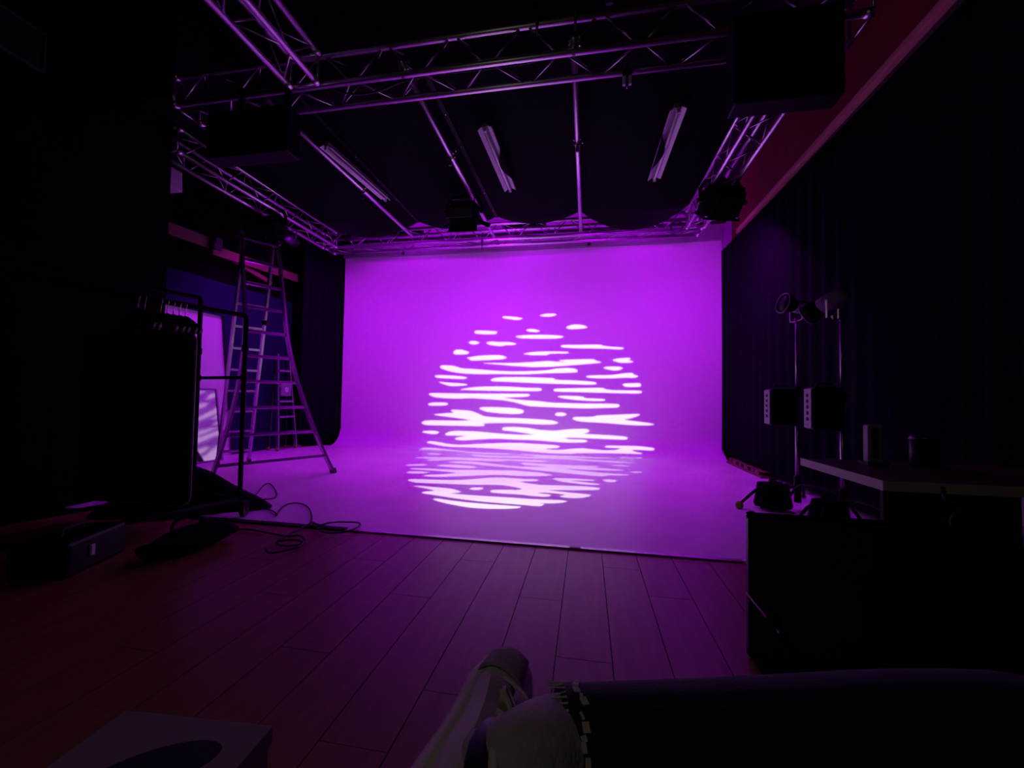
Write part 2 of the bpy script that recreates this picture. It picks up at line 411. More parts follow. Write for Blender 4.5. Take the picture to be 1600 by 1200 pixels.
single('safety_line', MB().tube((-1.62, 6.14, 3.50), (-1.62, 6.14, 3.24), .006, n=6).box((-1.62, 6.14, 3.36), (.03, .03, .10)), M['cable'], 'short black strap dangling from the middle of the back truss', 'strap', (-1.62, 6.14, 3.4))

# unlit fluorescent battens under the ceiling cloth
def tube_light(x0, y0, x1, y1, z, label, tilt=0.0, flap=None):
    t = thing('fluorescent_light', label, 'ceiling light', ((x0+x1)/2, (y0+y1)/2, z), math.atan2(x0-x1, y1-y0), 'unlit fluorescent battens')
    t.rotation_euler[1] = tilt
    L = math.hypot(x1-x0, y1-y0); h = L/2
    part('housing', MB().box((0, 0, .035), (.05, L, .045)), M['greycase'], t, bevel=.004)
    for s_ in (-1, 1):
        part('reflector', MB().prism([(s_*.028, -h, .015), (s_*.066, -h, -.010), (s_*.070, -h, -.003), (s_*.03, -h, .024)][::s_], (0, L, 0)), M['lampwhite'], t)
        part('lamp_holder', MB().box((0, s_*(h-.012), -.008), (.03, .022, .045)), M['lampwhite'], t, bevel=.003)
    part('tube', MB().tube((0, -h+.03, -.012), (0, h-.03, -.012), .013, n=12), M['tube'], t, True)
    if flap:
        part('cloth_flap', MB().grid(lambda u, v: Vector((flap*(.08 - (.070*math.sin(math.pi*min(1, u*1.15))**1.5)*(v)), -h*.55+1.05*h*u*1.2, -.03-.012*math.sin(3*u))), 16, 4), M['cloth'], t, True, solid=.003)
    return t
tube_light(-2.620, 3.67, -2.545, 4.80, 3.45, 'unlit white fluorescent batten beside the leftmost ceiling pipe', R(12))
tube_light(-.956, 3.635, -.929, 4.80, 3.45, 'unlit white fluorescent batten between the two right ceiling pipes', R(-8), 1)
tube_light(.735, 3.545, .714, 4.665, 3.38, 'unlit white fluorescent batten at the right under the ceiling cloth', R(-6), -1)

# ================================================================== LAMPS
def studio_light(name, loc, rz, tilt, w, h, dp, watts, label, hang=.2, olive=False, doors=True):
    """lamp hung from a pipe or truss, throwing along its local +Y, body pivoted by tilt"""
    t = thing(name, label, 'stage light', loc, rz, 'lamps hung from the rigging')
    rot = Matrix.Rotation(-tilt, 3, 'X')
    def b_(mb):
        for i, v in enumerate(mb.v): mb.v[i] = rot @ v
        return mb
    ch = .30*h
    sec = [(-w/2, -h/2+ch), (-w/2+ch, -h/2), (w/2-ch, -h/2), (w/2, -h/2+ch), (w/2, h/2-ch), (w/2-ch, h/2), (-w/2+ch, h/2), (-w/2, h/2-ch)]
    rings = [[Vector((x*k, y, z*k)) for x, z in sec] for y, k in ((-dp/2, .80), (-dp/2+.05, 1.0), (dp/2, 1.0))]
    part('housing', b_(MB().loft(rings)), M['plastic'], t, bevel=.006)
    fins = MB()
    for i in range(7): fins.box((-.36*w+.12*w*i, -dp/2-.004, 0), (.018, .03, h*.55))
    part('cooling_fins', b_(fins), M['plastic'], t)
    part('lens', b_(MB().box((0, dp/2+.001, -h*.08), (w*.82, .002, h*.60))), M['purplelens'], t)
    part('lens_frame', b_(MB().box((0, dp/2+.012, h*.46), (w*.92, .03, .012)).box((0, dp/2+.012, -h*.44), (w*.92, .03, .012)).box((-w*.44, dp/2+.012, 0), (.012, .03, h*.9)).box((w*.44, dp/2+.012, 0), (.012, .03, h*.9))), M['plastic'], t)
    if olive: part('rear_panel', MB().box((-.03, -dp*.62, -h*.34), (w*.86, .012, h*.62)), M['olive'], t, bevel=.004)
    dl = .07
    fl_ = M['olive'] if olive else M['plastic']
    for sgn in ((-1, 1) if doors else ()):
        part('barn_door', b_(MB().prism([(-w*.44, dp/2+.01, sgn*h*.46), (w*.44, dp/2+.01, sgn*h*.46), (w*.5, dp/2+dl, sgn*(h*.46+.13)), (-w*.5, dp/2+dl, sgn*(h*.46+.13))], (0, .004, sgn*.004))), fl_ if sgn < 0 else M['plastic'], t)
        part('barn_door', b_(MB().prism([(sgn*w*.47, dp/2+.01, -h*.40), (sgn*w*.47, dp/2+.01, h*.40), (sgn*(w*.47+.13), dp/2+dl, h*.46), (sgn*(w*.47+.13), dp/2+dl, -h*.46)], (sgn*.004, .004, 0))), M['plastic'], t)
    part('yoke', MB().path([(-w/2-.02, 0, 0), (-w/2-.025, 0, h*.45), (-w/2+.03, 0, h/2+.08), (w/2-.03, 0, h/2+.08), (w/2+.025, 0, h*.45), (w/2+.02, 0, 0)], .012, 6, flat=2.0), M['steel'], t)
    for sgn in (-1, 1): part('tilt_knob', MB().tube((sgn*(w/2+.015), 0, 0), (sgn*(w/2+.06), 0, 0), .026, n=10), M['rubber'], t)
    part('clamp', MB().box((0, 0, h/2+.105), (.06, .05, .05)).path([(-.04, 0, h/2+.12), (-.042, 0, hang+h/2+.02), (0, 0, hang+h/2+.05), (.042, 0, hang+h/2+.02), (.04, 0, h/2+.12)], .011, 6, flat=2), M['steel'], t)
    part('label_plate', b_(MB().box((w*.05, -dp/2-.021, h*.30), (.07, .004, .018))), M['lampwhite'], t)
    part('safety_cable', MB().path(smooth_pts([(.06, -.02, h/2+.1), (.14, -.05, h/2+.02), (.18, -.04, h/2+.10), (.10, 0, h/2+hang+.05)], 2), .004, 5), M['cable'], t, True)
    ld = bpy.data.lights.new('lamp_light', 'AREA'); ld.shape = 'RECTANGLE'
    ld.size = w*.8; ld.size_y = h*.58; ld.energy = watts; ld.color = PURPLE
    lo = obj('lamp_light', ld, t); lo.location = rot @ Vector((0, dp/2+.02, -h*.08)); lo.rotation_euler = (math.pi/2-tilt, 0, 0)
    return t
studio_light('cove_light', (-1.54, 4.92, 3.28), R(2), R(53), .38, .20, .22, W_MID, 'black lamp with barn doors hung from the middle ceiling pipe', .04, True)
studio_light('cove_light', (1.51, 5.00, 3.235), R(14), R(52), .46, .30, .30, W_RIGHT, 'bulky black lamp hung under the right truss by the red wall', .03, False, False)
studio_light('cove_light', (-4.20, 4.85, 3.22), R(-6), R(52), .34, .24, .24, W_LEFT, 'black lamp hung under the left truss above the ladder', .04, False, False)
# small dark spotlight head further along the left truss
t = thing('spotlight', 'small dark spotlight on the left truss beside the ladder top', 'stage light', (-4.30, 5.30, 3.30))
part('can', MB().tube((0, -.08, -.06), (0, .10, -.10), .065, .075, n=14), M['plastic'], t, True)
part('yoke', MB().path([(-.085, 0, -.07), (-.085, 0, .05), (.085, 0, .05), (.085, 0, -.07)], .008, 6), M['steel'], t)
part('indicator', MB().sphere((.03, -.085, -.03), .012), M['pinkwood'], t)

# slim LED bars on the back truss, washing the wall above the cove
for x, lb in ((-3.05, 'slim black LED bar on the back truss, left one of three'), (-1.0, 'slim black LED bar on the back truss, middle one of three'), (.85, 'slim black LED bar on the back truss, right one of three')):
    t = thing('led_bar', lb, 'stage light', (x, 6.40, 3.665), group='slim bars on the back truss')
    part('housing', MB().box((0, 0, .03), (.70, .05, .045)), M['plastic'], t, bevel=.004)
    part('lens', MB().box((0, .0255, .034), (.66, .002, .026)), M['purplelens'], t)
    for s_ in (-1, 1): part('foot', MB().box((s_*.25, 0, .004), (.03, .05, .008)), M['steel'], t)
    l2 = bpy.data.lights.new('bar_light', 'AREA'); l2.shape = 'RECTANGLE'; l2.size = .66; l2.size_y = .03; l2.energy = W_BAR; l2.color = PURPLE
    o2 = obj('bar_light', l2, t); o2.location = (0, .034, .036); o2.rotation_euler = (math.pi/2+R(55), 0, 0)

# image projector lamp with its slide, behind and above the camera
t = thing('projector_lamp', 'black pattern projector on a tall stand behind the camera', 'projector', (-.62, -1.2, 0))
A = Vector((-.03607237, .97410165, -.22321458)).normalized(); PX = A.cross(Vector((0, 0, 1))).normalized(); PY = PX.cross(A)
hub = Vector((0, 0, 2.3)); D0 = .3
def ring(c, r, n=32): return [c + PX*r*math.cos(2*math.pi*i/n) + PY*r*math.sin(2*math.pi*i/n) for i in range(n)]
part('barrel', MB().loft([ring(hub-A*.30, .05), ring(hub-A*.26, .11), ring(hub+A*.29, .11), ring(hub+A*.34, .105)], caps=False), M['plastic'], t, True)
part('back_plate', MB().loft([ring(hub-A*.305, .051), ring(hub-A*.295, .051)]), M['plastic'], t)
GOBO = """
-214,720 -201,730 -133,724 -69,714 -100,701 -150,707
-395,621 -387,636 -312,632 -239,627 -247,610 -323,609 -383,614
-432,552 -419,564 -387,565 -354,554 -374,542 -409,543
-314,552 -286,560 -233,556 -152,555 -108,544 -128,535 -186,535 -209,529 -256,533 -297,541
-534,489 -515,508 -473,508 -420,490 -436,477 -477,476 -519,476
-443,453 -376,464 -283,470 -213,470 -167,454 -201,442 -305,438 -410,435 -419,446
-53,632 -36,640 -1,640 40,628 28,619 -24,621
-123,592 -78,599 25,601 113,598 169,594 198,585 158,576 85,575 3,576 -89,580
32,729 78,741 141,739 148,730 112,721 67,721
203,647 242,663 287,665 325,657 347,643 303,637 225,635
172,527 186,533 291,532 427,533 432,526 486,518 555,514 565,508 550,501 443,508 290,511 186,516
-71,477 -19,487 26,490 85,491 213,489 224,482 213,478 99,479 94,468 12,469 -7,469
-338,417 -269,419 -142,417 27,425 86,430 130,427 218,420 153,434 224,439 379,441 387,432 431,421 376,414 224,402 114,394 2,392 -29,394 -142,401 -246,411
-619,393 -604,405 -527,402 -472,384 -372,378 -256,369 -141,363 -25,365 86,371 147,382 213,386 262,382 281,367 267,358 180,355 58,352 -53,346 -198,348 -371,347 -476,353 -548,365 -597,380
-650,332 -636,340 -546,338 -463,332 -424,323 -451,314 -545,318 -623,321
-624,298 -567,292 -473,287 -422,281 -431,274 -530,268 -578,279
-273,309 -254,321 -197,327 -84,328 3,326 136,321 133,313 169,310 277,307 374,300 396,292 384,284 331,283 169,287 59,290 -52,294 -139,298 -265,302
486,435 527,445 601,449 598,438 584,435 623,424 594,418 536,418
430,386 456,394 535,394 555,384 529,371 492,370
325,334 364,340 481,341 545,351 615,356 610,347 648,334 617,325 565,327 502,323 406,322 337,326
545,282 558,291 652,293 658,281 646,270 568,270
-483,246 -396,261 -309,267 -167,268 -82,263 -35,260 48,259 57,250 43,242 -26,241 -194,241 -366,243
125,249 142,257 277,260 431,264 442,255 489,249 650,248 663,240 649,231 488,233 330,236 142,239
-686,217 -658,224 -539,222 -307,222 -31,224 -15,215 -37,206 -120,202 -196,199 -81,185 30,179 115,170 276,167 518,168 528,157 514,146 408,142 329,139 169,142 -5,147 -47,153 -102,169 -192,184 -306,190 -392,194 -479,190 -561,191 -638,197
147,208 180,214 298,211 316,205 322,199 435,196 445,191 430,184 329,185 255,190 196,197
-684,152 -653,163 -559,164 -543,154 -564,145 -664,143
-345,131 -315,138 -219,138 -118,135 -63,125 -53,114 -68,102 -117,98 -218,103 -303,112
136,102 152,111 190,111 211,101 190,91 147,91
-643,88 -555,97 -500,100 -527,115 -510,120 -394,114 -348,99 -307,81 -217,74 -78,73 34,69 126,63 164,50 136,41 34,38 -23,42 -133,45 -255,42 -314,37 -299,29 -305,21 -412,21 -556,21 -690,21 -717,34 -698,47 -645,51 -471,51 -388,55 -414,61 -530,74 -600,81
243,77 254,86 380,89 383,97 485,102 598,109 642,110 638,101 587,84 543,75 586,70 687,59 728,50 686,44 585,45 432,55 327,58 270,63
-709,-24 -693,-16 -623,-13 -588,-22 -609,-34 -650,-34
-555,-32 -524,-16 -479,-11 -354,-12 -214,-22 -76,-27 16,-24 -33,-16 -131,-4 -181,-2 -190,9 -176,18 -104,20 -22,15 35,6 131,1 179,7 232,14 327,18 346,8 337,-2 305,-12 358,-14 481,-18 557,-23 568,-32 557,-41 430,-39 274,-36 216,-36 190,-42 232,-47 316,-47 336,-55 316,-63 222,-67 117,-63 34,-57 -129,-56 -212,-53 -322,-60 -405,-69 -462,-70 -490,-62 -470,-52 -414,-42 -465,-40 -545,-41
-670,-92 -649,-81 -591,-86 -514,-99 -446,-102 -346,-93 -182,-81 -46,-78 -43,-80 64,-83 155,-87 172,-96 156,-104 77,-111 120,-118 183,-116 245,-106 302,-101 359,-106 431,-111 501,-106 531,-94 506,-93 440,-92 434,-86 445,-80 557,-78 632,-78 711,-86 720,-96 706,-103 632,-101 584,-102 612,-115 651,-122 647,-128 532,-128 381,-131 299,-134 228,-142 123,-143 41,-137 -122,-125 -287,-118 -421,-116 -511,-118 -587,-108
-701,-156 -690,-132 -622,-129 -506,-139 -390,-150 -276,-157 -125,-155 -112,-168 -214,-175 -325,-170 -441,-158 -556,-153 -656,-157
-626,-195 -597,-182 -520,-190 -540,-205 -601,-207
-350,-193 -319,-184 -208,-189 -49,-186 -18,-193 55,-185 29,-177 -2,-172 -62,-166 -30,-160 51,-164 129,-163 231,-160 335,-163 487,-166 478,-175 389,-180 235,-183 342,-193 494,-202 618,-211 595,-219 498,-220 348,-213 244,-205 141,-202 39,-205 -42,-205 -198,-214 -296,-211
-682,-251 -634,-237 -516,-229 -408,-225 -246,-226 -87,-225 -6,-225 97,-226 145,-232 103,-244 1,-245 -82,-239 -121,-246 -137,-257 -233,-256 -340,-254 -426,-256 -504,-272 -583,-278 -570,-262 -531,-253 -602,-254
-446,-283 -387,-270 -279,-270 -192,-278 -85,-296 21,-306 21,-300 96,-298 154,-296 93,-286 15,-284 6,-279 -19,-267 -2,-258 5,-257 110,-263 212,-265 312,-266 439,-264 427,-275 390,-283 464,-285 581,-297 564,-306 421,-310 323,-308 243,-302 307,-318 401,-328 489,-336 613,-343 610,-350 494,-358 492,-367 445,-371 337,-359 238,-350 136,-339 30,-325 -24,-321 -104,-313 -183,-309 -231,-307 -238,-298 -296,-292 -403,-292
-677,-337 -655,-325 -563,-316 -549,-325 -567,-337 -661,-344
-498,-329 -461,-314 -366,-311 -285,-315 -241,-330 -273,-340 -350,-344 -426,-340
-631,-376 -616,-365 -525,-364 -391,-367 -239,-359 -39,-347 41,-353 117,-358 185,-370 207,-379 177,-391 106,-398 31,-401 -94,-399 -189,-413 -306,-433 -402,-447 -484,-449 -511,-442 -489,-431 -416,-421 -328,-399 -379,-391 -488,-384 -585,-382
-627,-415 -611,-402 -544,-397 -487,-406 -507,-417 -597,-426
-572,-496 -559,-482 -462,-479 -336,-476 -241,-463 -175,-445 -107,-428 -33,-426 42,-429 69,-431 137,-429 149,-437 138,-447 87,-453 48,-459 107,-474 156,-479 160,-482 277,-479 415,-476 482,-484 493,-495 478,-506 380,-516 290,-522 227,-528 261,-533 342,-541 406,-546 460,-552 456,-566 425,-583 374,-591 319,-587 304,-577 334,-563 301,-558 230,-551 177,-559 211,-564 258,-568 258,-583 238,-591 173,-589 99,-581 4,-579 -54,-576 -69,-565 -60,-549 14,-543 78,-539 91,-527 56,-517 -3,-502 -76,-500 -194,-512 -317,-513 -442,-516 -519,-515
-190,-550 -173,-536 -130,-532 -111,-543 -129,-557 -166,-561
-508,-549 -482,-545 -398,-550 -317,-554 -263,-563 -213,-584 -228,-592 -268,-601 -231,-606 -148,-609 -29,-612 88,-614 137,-616 251,-616 331,-613 360,-620 334,-637 296,-645 222,-650 253,-655 244,-674 204,-675 178,-673 110,-669 -7,-664 -102,-659 -227,-644 -332,-627 -417,-615 -425,-604 -399,-593 -359,-587 -395,-574 -452,-562
-336,-663 -318,-653 -240,-665 -141,-675 -46,-680 70,-684 148,-686 140,-701 81,-712 -28,-721 -121,-717 -223,-698 -295,-679
520,-162 534,-152 584,-158 653,-152 644,-163 561,-167
485,-251 512,-241 601,-248 593,-256 534,-255
606,-316 630,-304 680,-308 670,-318 628,-321
214,-413 235,-406 302,-406 398,-407 446,-412 438,-420 378,-423 315,-425 358,-434 434,-441 480,-448 471,-458 411,-459 339,-451 265,-440
482,-406 503,-397 562,-403 551,-425 509,-425
"""
cu = bpy.data.curves.new('slide_curve', 'CURVE'); cu.dimensions = '2D'; cu.fill_mode = 'BOTH'
def spline(pts):
    sp = cu.splines.new('POLY'); sp.points.add(len(pts)-1)
    for p, q in zip(sp.points, pts): p.co = (q[0], q[1], 0, 1)
    sp.use_cyclic_u = True
spline([(.108*math.cos(2*math.pi*i/64), .108*math.sin(2*math.pi*i/64)) for i in range(64)])
for ln in GOBO.strip().splitlines():
    pts = [tuple(float(c)*1e-4 for c in w.split(',')) for w in ln.split()]
    q = []
    for i in range(len(pts)):
        a, b = pts[i], pts[(i+1) % len(pts)]
        q += [(a[0]*.82+b[0]*.18, a[1]*.82+b[1]*.18), (a[0]*.18+b[0]*.82, a[1]*.18+b[1]*.82)]
    spline(q)
tmp = bpy.data.objects.new('slide_tmp', cu); COL.objects.link(tmp)
bpy.context.view_layer.update()
me = bpy.data.meshes.new_from_object(tmp.evaluated_get(bpy.context.evaluated_depsgraph_get()))
bpy.data.objects.remove(tmp); me.name = 'slide'; me.materials.clear(); me.materials.append(M['print'])
sl = obj('slide', me, t)
sl.matrix_local = Matrix.Translation(hub + A*D0) @ Matrix(((PX.x, PY.x, -A.x), (PX.y, PY.y, -A.y), (PX.z, PY.z, -A.z))).to_4x4()
sl['label'] = 'metal slide cut with wavy stripes'
part('stand_pole', MB().tube((0, -.02, .15), (0, -.02, 2.15), .016, n=10), M['steel'], t, True)
part('yoke', MB().path([Vector((-.13, -.02, 2.3)), Vector((-.13, -.02, 2.15)), Vector((.13, -.02, 2.15)), Vector((.13, -.02, 2.3))], .010, 6), M['steel'], t)
for a in (90, 210, 330): part('leg', MB().tube((0, -.02, .55), (.45*math.cos(R(a)), -.02+.45*math.sin(R(a)), .012), .011, n=8), M['steel'], t, True)
ld = bpy.data.lights.new('projector_light', 'SPOT'); ld.energy = W_GOBO; ld.color = GOBO_COLOR
ld.spot_size = R(33); ld.spot_blend = .02; ld.shadow_soft_size = .0006
lo = obj('projector_light', ld, t); lo.matrix_local = Matrix.Translation(hub) @ Matrix(((PX.x, PY.x, -A.x), (PX.y, PY.y, -A.y), (PX.z, PY.z, -A.z))).to_4x4()

for k in range(4):  # unseen glowing slots, added to go with the fill below
    part('fill_slot', MB().box(hub + PY*.108 + A*(.325-.03*k), (.09, .018, .010)), M['fillglow'], t)
ld = bpy.data.lights.new('fill_light', 'POINT'); ld.energy = W_FILL; ld.color = FILL_COLOR; ld.shadow_soft_size = .04  # added fill for the foreground, set just off the barrel's front rim
lo = obj('fill_light', ld, t); lo.matrix_local = Matrix.Translation(hub + PY*.135 + A*.365) @ Matrix(((PX.x, PY.x, -A.x), (PX.y, PY.y, -A.y), (PX.z, PY.z, -A.z))).to_4x4()

# black boxes hung in the corners of the rig
def speaker_box(name, c, size, label, up, rx=0.0, rz=0.0):
    t = thing(name, label, 'speaker', c, rz); t.rotation_euler[0] = rx
    w, d, h = size
    part('cabinet', MB().box((0, 0, 0), size), M['plastic'], t, bevel=.012)
    part('grille', MB().box((0, -d/2-.006, 0), (w*.92, .012, h*.92)), M['nylon'], t)
    for s_ in (-1, 1): part('bracket', MB().box((s_*w*.3, d/2+.02, (h/2-.1+up)/2), (.04, .03, up-h/2+.1)), M['plastic'], t)
    return t
speaker_box('hanging_speaker', (1.18, 2.735, 3.05), (.61, .15, .56), 'large black box hung in front of the right end of the front truss', .38)
speaker_box('hanging_speaker', (-2.575, 2.735, 2.95), (.71, .15, .36), 'black box hung under the front truss at left', .48)
# dark fixture riding on top of the front truss
t = thing('top_fixture', 'dark lamp clamped on top of the front truss near the centre', 'stage light', (-.22, 2.84, 3.74))
part('body', MB().box((0, 0, .10), (.46, .22, .20)), M['plastic'], t, bevel=.01)
part('body_ring', MB().tube((.33, 0, .08), (.38, 0, .08), .10, n=14), M['steel'], t)
for x in (-.15, .12): part('hook', MB().path([(x, -.03, 0), (x, -.05, -.06), (x, -.02, -.16), (x, .01, -.2)], .009, 6), M['steel'], t)
part('label_plate', MB().box((-.05, -.112, .12), (.06, .004, .04)), M['greycase'], t)
# pale wall speaker
t = thing('wall_speaker', 'pale loudspeaker high on the left wall under the truss', 'speaker', (-5.26, 4.30, 3.66))
part('cabinet', MB().box((0, 0, 0), (.20, .19, .27), taper=.92), M['white'], t, bevel=.02)
part('bracket', MB().box((-.09, 0, -.17), (.06, .05, .08)), M['steel'], t)
# framed board on the near left wall
t = thing('framed_panel', 'dark framed panel high on the near left wall', 'panel', (-4.13, 2.25, 3.53))
part('board', MB().box((0, 0, 0), (.02, .24, .28)), M['black'], t)
for dy, dz, sy, sz in ((0, .145, .27, .012), (0, -.145, .27, .012), (.128, 0, .012, .28), (-.128, 0, .012, .28)):
    part('frame_bar', MB().box((.008, dy, dz), (.03, sy, sz)), M['rubber'], t)
# reddish wooden boards along the left wall
def board(y0, z0, y1, z1, x, h, label):
    return single('wall_board', MB().bar((x, y0, z0), (x, y1, z1), .03, h, up=(0, 0, 1)), M['oldwood'], label, 'board', (x, (y0+y1)/2, (z0+z1)/2), 'boards on the left wall', bevel=.003)
board(3.95, 2.99, 4.86, 3.03, -5.17, .15, 'reddish wooden board on the left wall, the piece by the dark corner')
board(4.80, 2.93, 6.5, 3.02, -5.12, .13, 'longest reddish wooden board on the left wall, behind the ladder')
board(4.95, 2.985, 6.0, 2.80, -5.21, .07, 'thin reddish lath slanting under the long board behind the ladder')
single('board_bracket', MB().box((-5.09, 4.86, 3.03), (.05, .10, .16)).box((-5.10, 4.80, 2.98), (.08, .05, .10)), M['steel'], 'dark bracket where two reddish boards meet on the left wall', 'bracket', (-5.09, 4.85, 3.02))
# pale upright by the left end of the cove
single('white_flat', MB().box((-5.365, 4.55, 1.05), (.04, 2.2, 2.10)), M['white'], 'white board standing against the left wall behind the clothes rack', 'board', (-5.365, 4.55, 0))
# leaning mirror
t = thing('leaning_mirror', 'framed mirror leaning against the white board, reflecting the light stripes', 'mirror', (-5.02, 4.80, 0), R(-3))
rotm = Matrix.Rotation(R(-9), 3, 'Y')
def rm(mb):
    for i, v in enumerate(mb.v): mb.v[i] = rotm @ v
    return mb
part('glass', rm(MB().box((-.012, 0, .51), (.008, .36, .96))), M['mirror'], t)
for dy in (-.19, .19): part('frame_bar', rm(MB().box((-.010, dy, .51), (.024, .022, 1.02))), M['greycase'], t)
for dz in (.011, 1.01): part('frame_bar', rm(MB().box((-.010, 0, dz), (.024, .36, .022))), M['greycase'], t)

# ================================================================== LADDERS
wd = Vector((.49, .87, 0)).normalized(); rd = Vector((-wd.y, wd.x, 0))
lad = thing('tall_ladder', 'tall aluminium A-frame ladder with flared feet beside the purple wall', 'ladder', (-3.93, 4.40, 0))
lo_ = lad.location
base = Vector((-3.31, 3.99, 0)); top = Vector((-3.98, 4.38, 2.86)); axis = top-base
def hw(s): # half width of the front section at height fraction s
    return .205 + .03*(1-s) + .40*max(0, (.62-s)/.62)**1.7
for sg in (-1, 1):
    pts = [base+axis*s*(1.03 if sg < 0 else 1.0) + wd*sg*hw(s) for s in [i/16 for i in range(17)]]
    m_ = MB()
    for a, b in zip(pts[:-1], pts[1:]): pass
    rings = []
    for i, p in enumerate(pts):
        d = (pts[min(i+1, 16)]-pts[max(i-1, 0)]).normalized(); y = rd; y = (y-d*y.dot(d)).normalized(); x = y.cross(d)
        rings.append([p-lo_+x*a*.0125+y*b*.036 for a, b in ((-1, -1), (1, -1), (1, 1), (-1, 1))])
    part('rail', m_.loft(rings), M['alu_dull'], lad)
    part('foot', MB().bar(pts[0]-lo_+axis*-.002, pts[0]-lo_+axis*.02+wd*-sg*.004, .045, .06), M['rubber'], lad)
nr = 10
for i in range(nr):
    s = .075 + i*(.985-.075)/(nr-1)
    c = base+axis*s
    part('rung', MB().bar(c-wd*hw(s)-lo_, c+wd*hw(s)-lo_, .030, .028, up=axis), M['alu_dull'], lad)
top2 = top + rd*.05 - Vector((0, 0, .06)); base2 = Vector((-4.71, 4.86, 0)) ; ax2 = top2-base2
def hw2(s): return .165 + .02*(1-s)
for sg in (-1, 1):
    part('rear_rail', MB().bar(base2+wd*sg*hw2(0)-lo_+Vector((0, 0, .02)), top2+wd*sg*hw2(1)-lo_, .025, .07, up=rd), M['alu_dull'], lad)
    part('foot', MB().bar(base2+wd*sg*hw2(0)-lo_, base2+ax2*.015+wd*sg*hw2(.01)-lo_, .032, .08, up=rd), M['rubber'], lad)
for i in range(nr):
    s = .06 + i*(.93-.06)/(nr-1); c = base2+ax2*s
    part('rear_rung', MB().bar(c-wd*hw2(s)-lo_, c+wd*hw2(s)-lo_, .028, .028, up=ax2), M['alu_dull'], lad)
part('hinge', MB().tube(top+wd*.21-rd*.05-lo_, top+wd*.21+rd*.12-lo_, .03, n=10), M['chrome'], lad)
part('hinge', MB().tube(top-wd*.21-rd*.05-lo_, top-wd*.21+rd*.12-lo_, .03, n=10), M['steel'], lad)
part('latch', MB().box(base+axis*.63+wd*-.0-lo_-Vector((0, 0, .02)), (.06, .06, .05)), M['rubber'], lad)

sl_ = thing('step_ladder', 'small step ladder with yellow ball feet behind the tall ladder', 'ladder', (-5.02, 6.22, 0))
o_ = sl_.location
fy = [(-5.0, 6.01), (-5.0, 6.44)]; ty = [(-5.12, 6.08), (-5.12, 6.33)]
for (bx, by), (tx, ty_) in zip(fy, ty):
    part('rail', MB().bar(Vector((bx, by, .05))-o_, Vector((tx, ty_, 1.62))-o_, .055, .022, up=(0, 1, 0)), M['alu_dull'], sl_)
    part('ball_foot', MB().sphere(Vector((bx, by, .034))-o_, .034), M['yellow'], sl_, True)
for (bx, by), (tx, ty_) in zip([(-5.19, 6.03), (-5.19, 6.42)], ty):
    part('rear_leg', MB().bar(Vector((bx, by, .05))-o_, Vector((tx-.03, ty_, 1.60))-o_, .04, .022, up=(0, 1, 0)), M['steel'], sl_)
    part('ball_foot', MB().sphere(Vector((bx, by, .034))-o_, .034), M['yellow'], sl_, True)
for i in range(5):
    s = .16+.165*i; a = Vector((-5.0, 6.01, .05)).lerp(Vector((-5.12, 6.08, 1.62)), s); b = Vector((-5.0, 6.44, .05)).lerp(Vector((-5.12, 6.33, 1.62)), s)
    part('step', MB().bar(a-o_, b-o_, .085, .03, up=(0, 0, 1)), M['alu_dull'], sl_)
part('platform', MB().box(Vector((-5.04, 6.21, 1.02))-o_, (.03, .24, .22)), M['greycase'], sl_, bevel=.01)
part('platform_mark', MB().tube(Vector((-5.024, 6.21, 1.02))-o_, Vector((-5.020, 6.21, 1.02))-o_, .045, n=14), M['alu'], sl_)

# ================================================================== CLOTHES RACK CORNER
RD = Vector((-.31, -.95, 0)).normalized(); RS = Vector((-.95, .31, 0)).normalized()
rk = thing('clothes_rack', 'black pipe clothes rack with two rails and a castor', 'clothes rack', (-2.95, 2.6, 0))
o_ = rk.location
P1 = Vector((-2.645, 2.80, 0)); P2 = Vector((-3.24, 2.95, 0)); RLn = 1.35
H1, H2 = 1.56, 1.755
for P0, H in ((P1, H1), (P2, H2)):
    e = P0 + RD*RLn
    part('post', MB().tube(P0+Vector((0, 0, .12))-o_, P0+Vector((0, 0, H-.03))-o_, .0175, n=10), M['black'], rk, True)
    part('post', MB().tube(e+Vector((0, 0, .12))-o_, e+Vector((0, 0, H-.03))-o_, .0175, n=10), M['black'], rk, True)
    part('rail', MB().path([p-o_ for p in smooth_pts([P0+Vector((0, 0, H-.05)), P0+Vector((0, 0, H)), P0+RD*.05+Vector((0, 0, H)), e-RD*.05+Vector((0, 0, H)), e+Vector((0, 0, H)), e+Vector((0, 0, H-.05))], 1)], .0175, 10), M['black'], rk, True)
    part('base_bar', MB().tube(P0+Vector((0, 0, .12))-o_, e+Vector((0, 0, .12))-o_, .016, n=8), M['black'], rk, True)
for a, b in ((P1, P2), (P1+RD*RLn, P2+RD*RLn)):
    part('cross_bar', MB().tube(a+Vector((0, 0, 1.072))-o_, b+Vector((0, 0, 1.072))-o_, .013, n=8), M['black'], rk, True)
    part('base_bar', MB().tube(a+Vector((0, 0, .12))-o_, b+Vector((0, 0, .12))-o_, .016, n=8), M['black'], rk, True)
for p in (P1, P2):
    for z in (1.072, 1.30): part('fitting', MB().tube(p+Vector((0, 0, z-.025))-o_, p+Vector((0, 0, z+.025))-o_, .024, n=10), M['black'], rk)
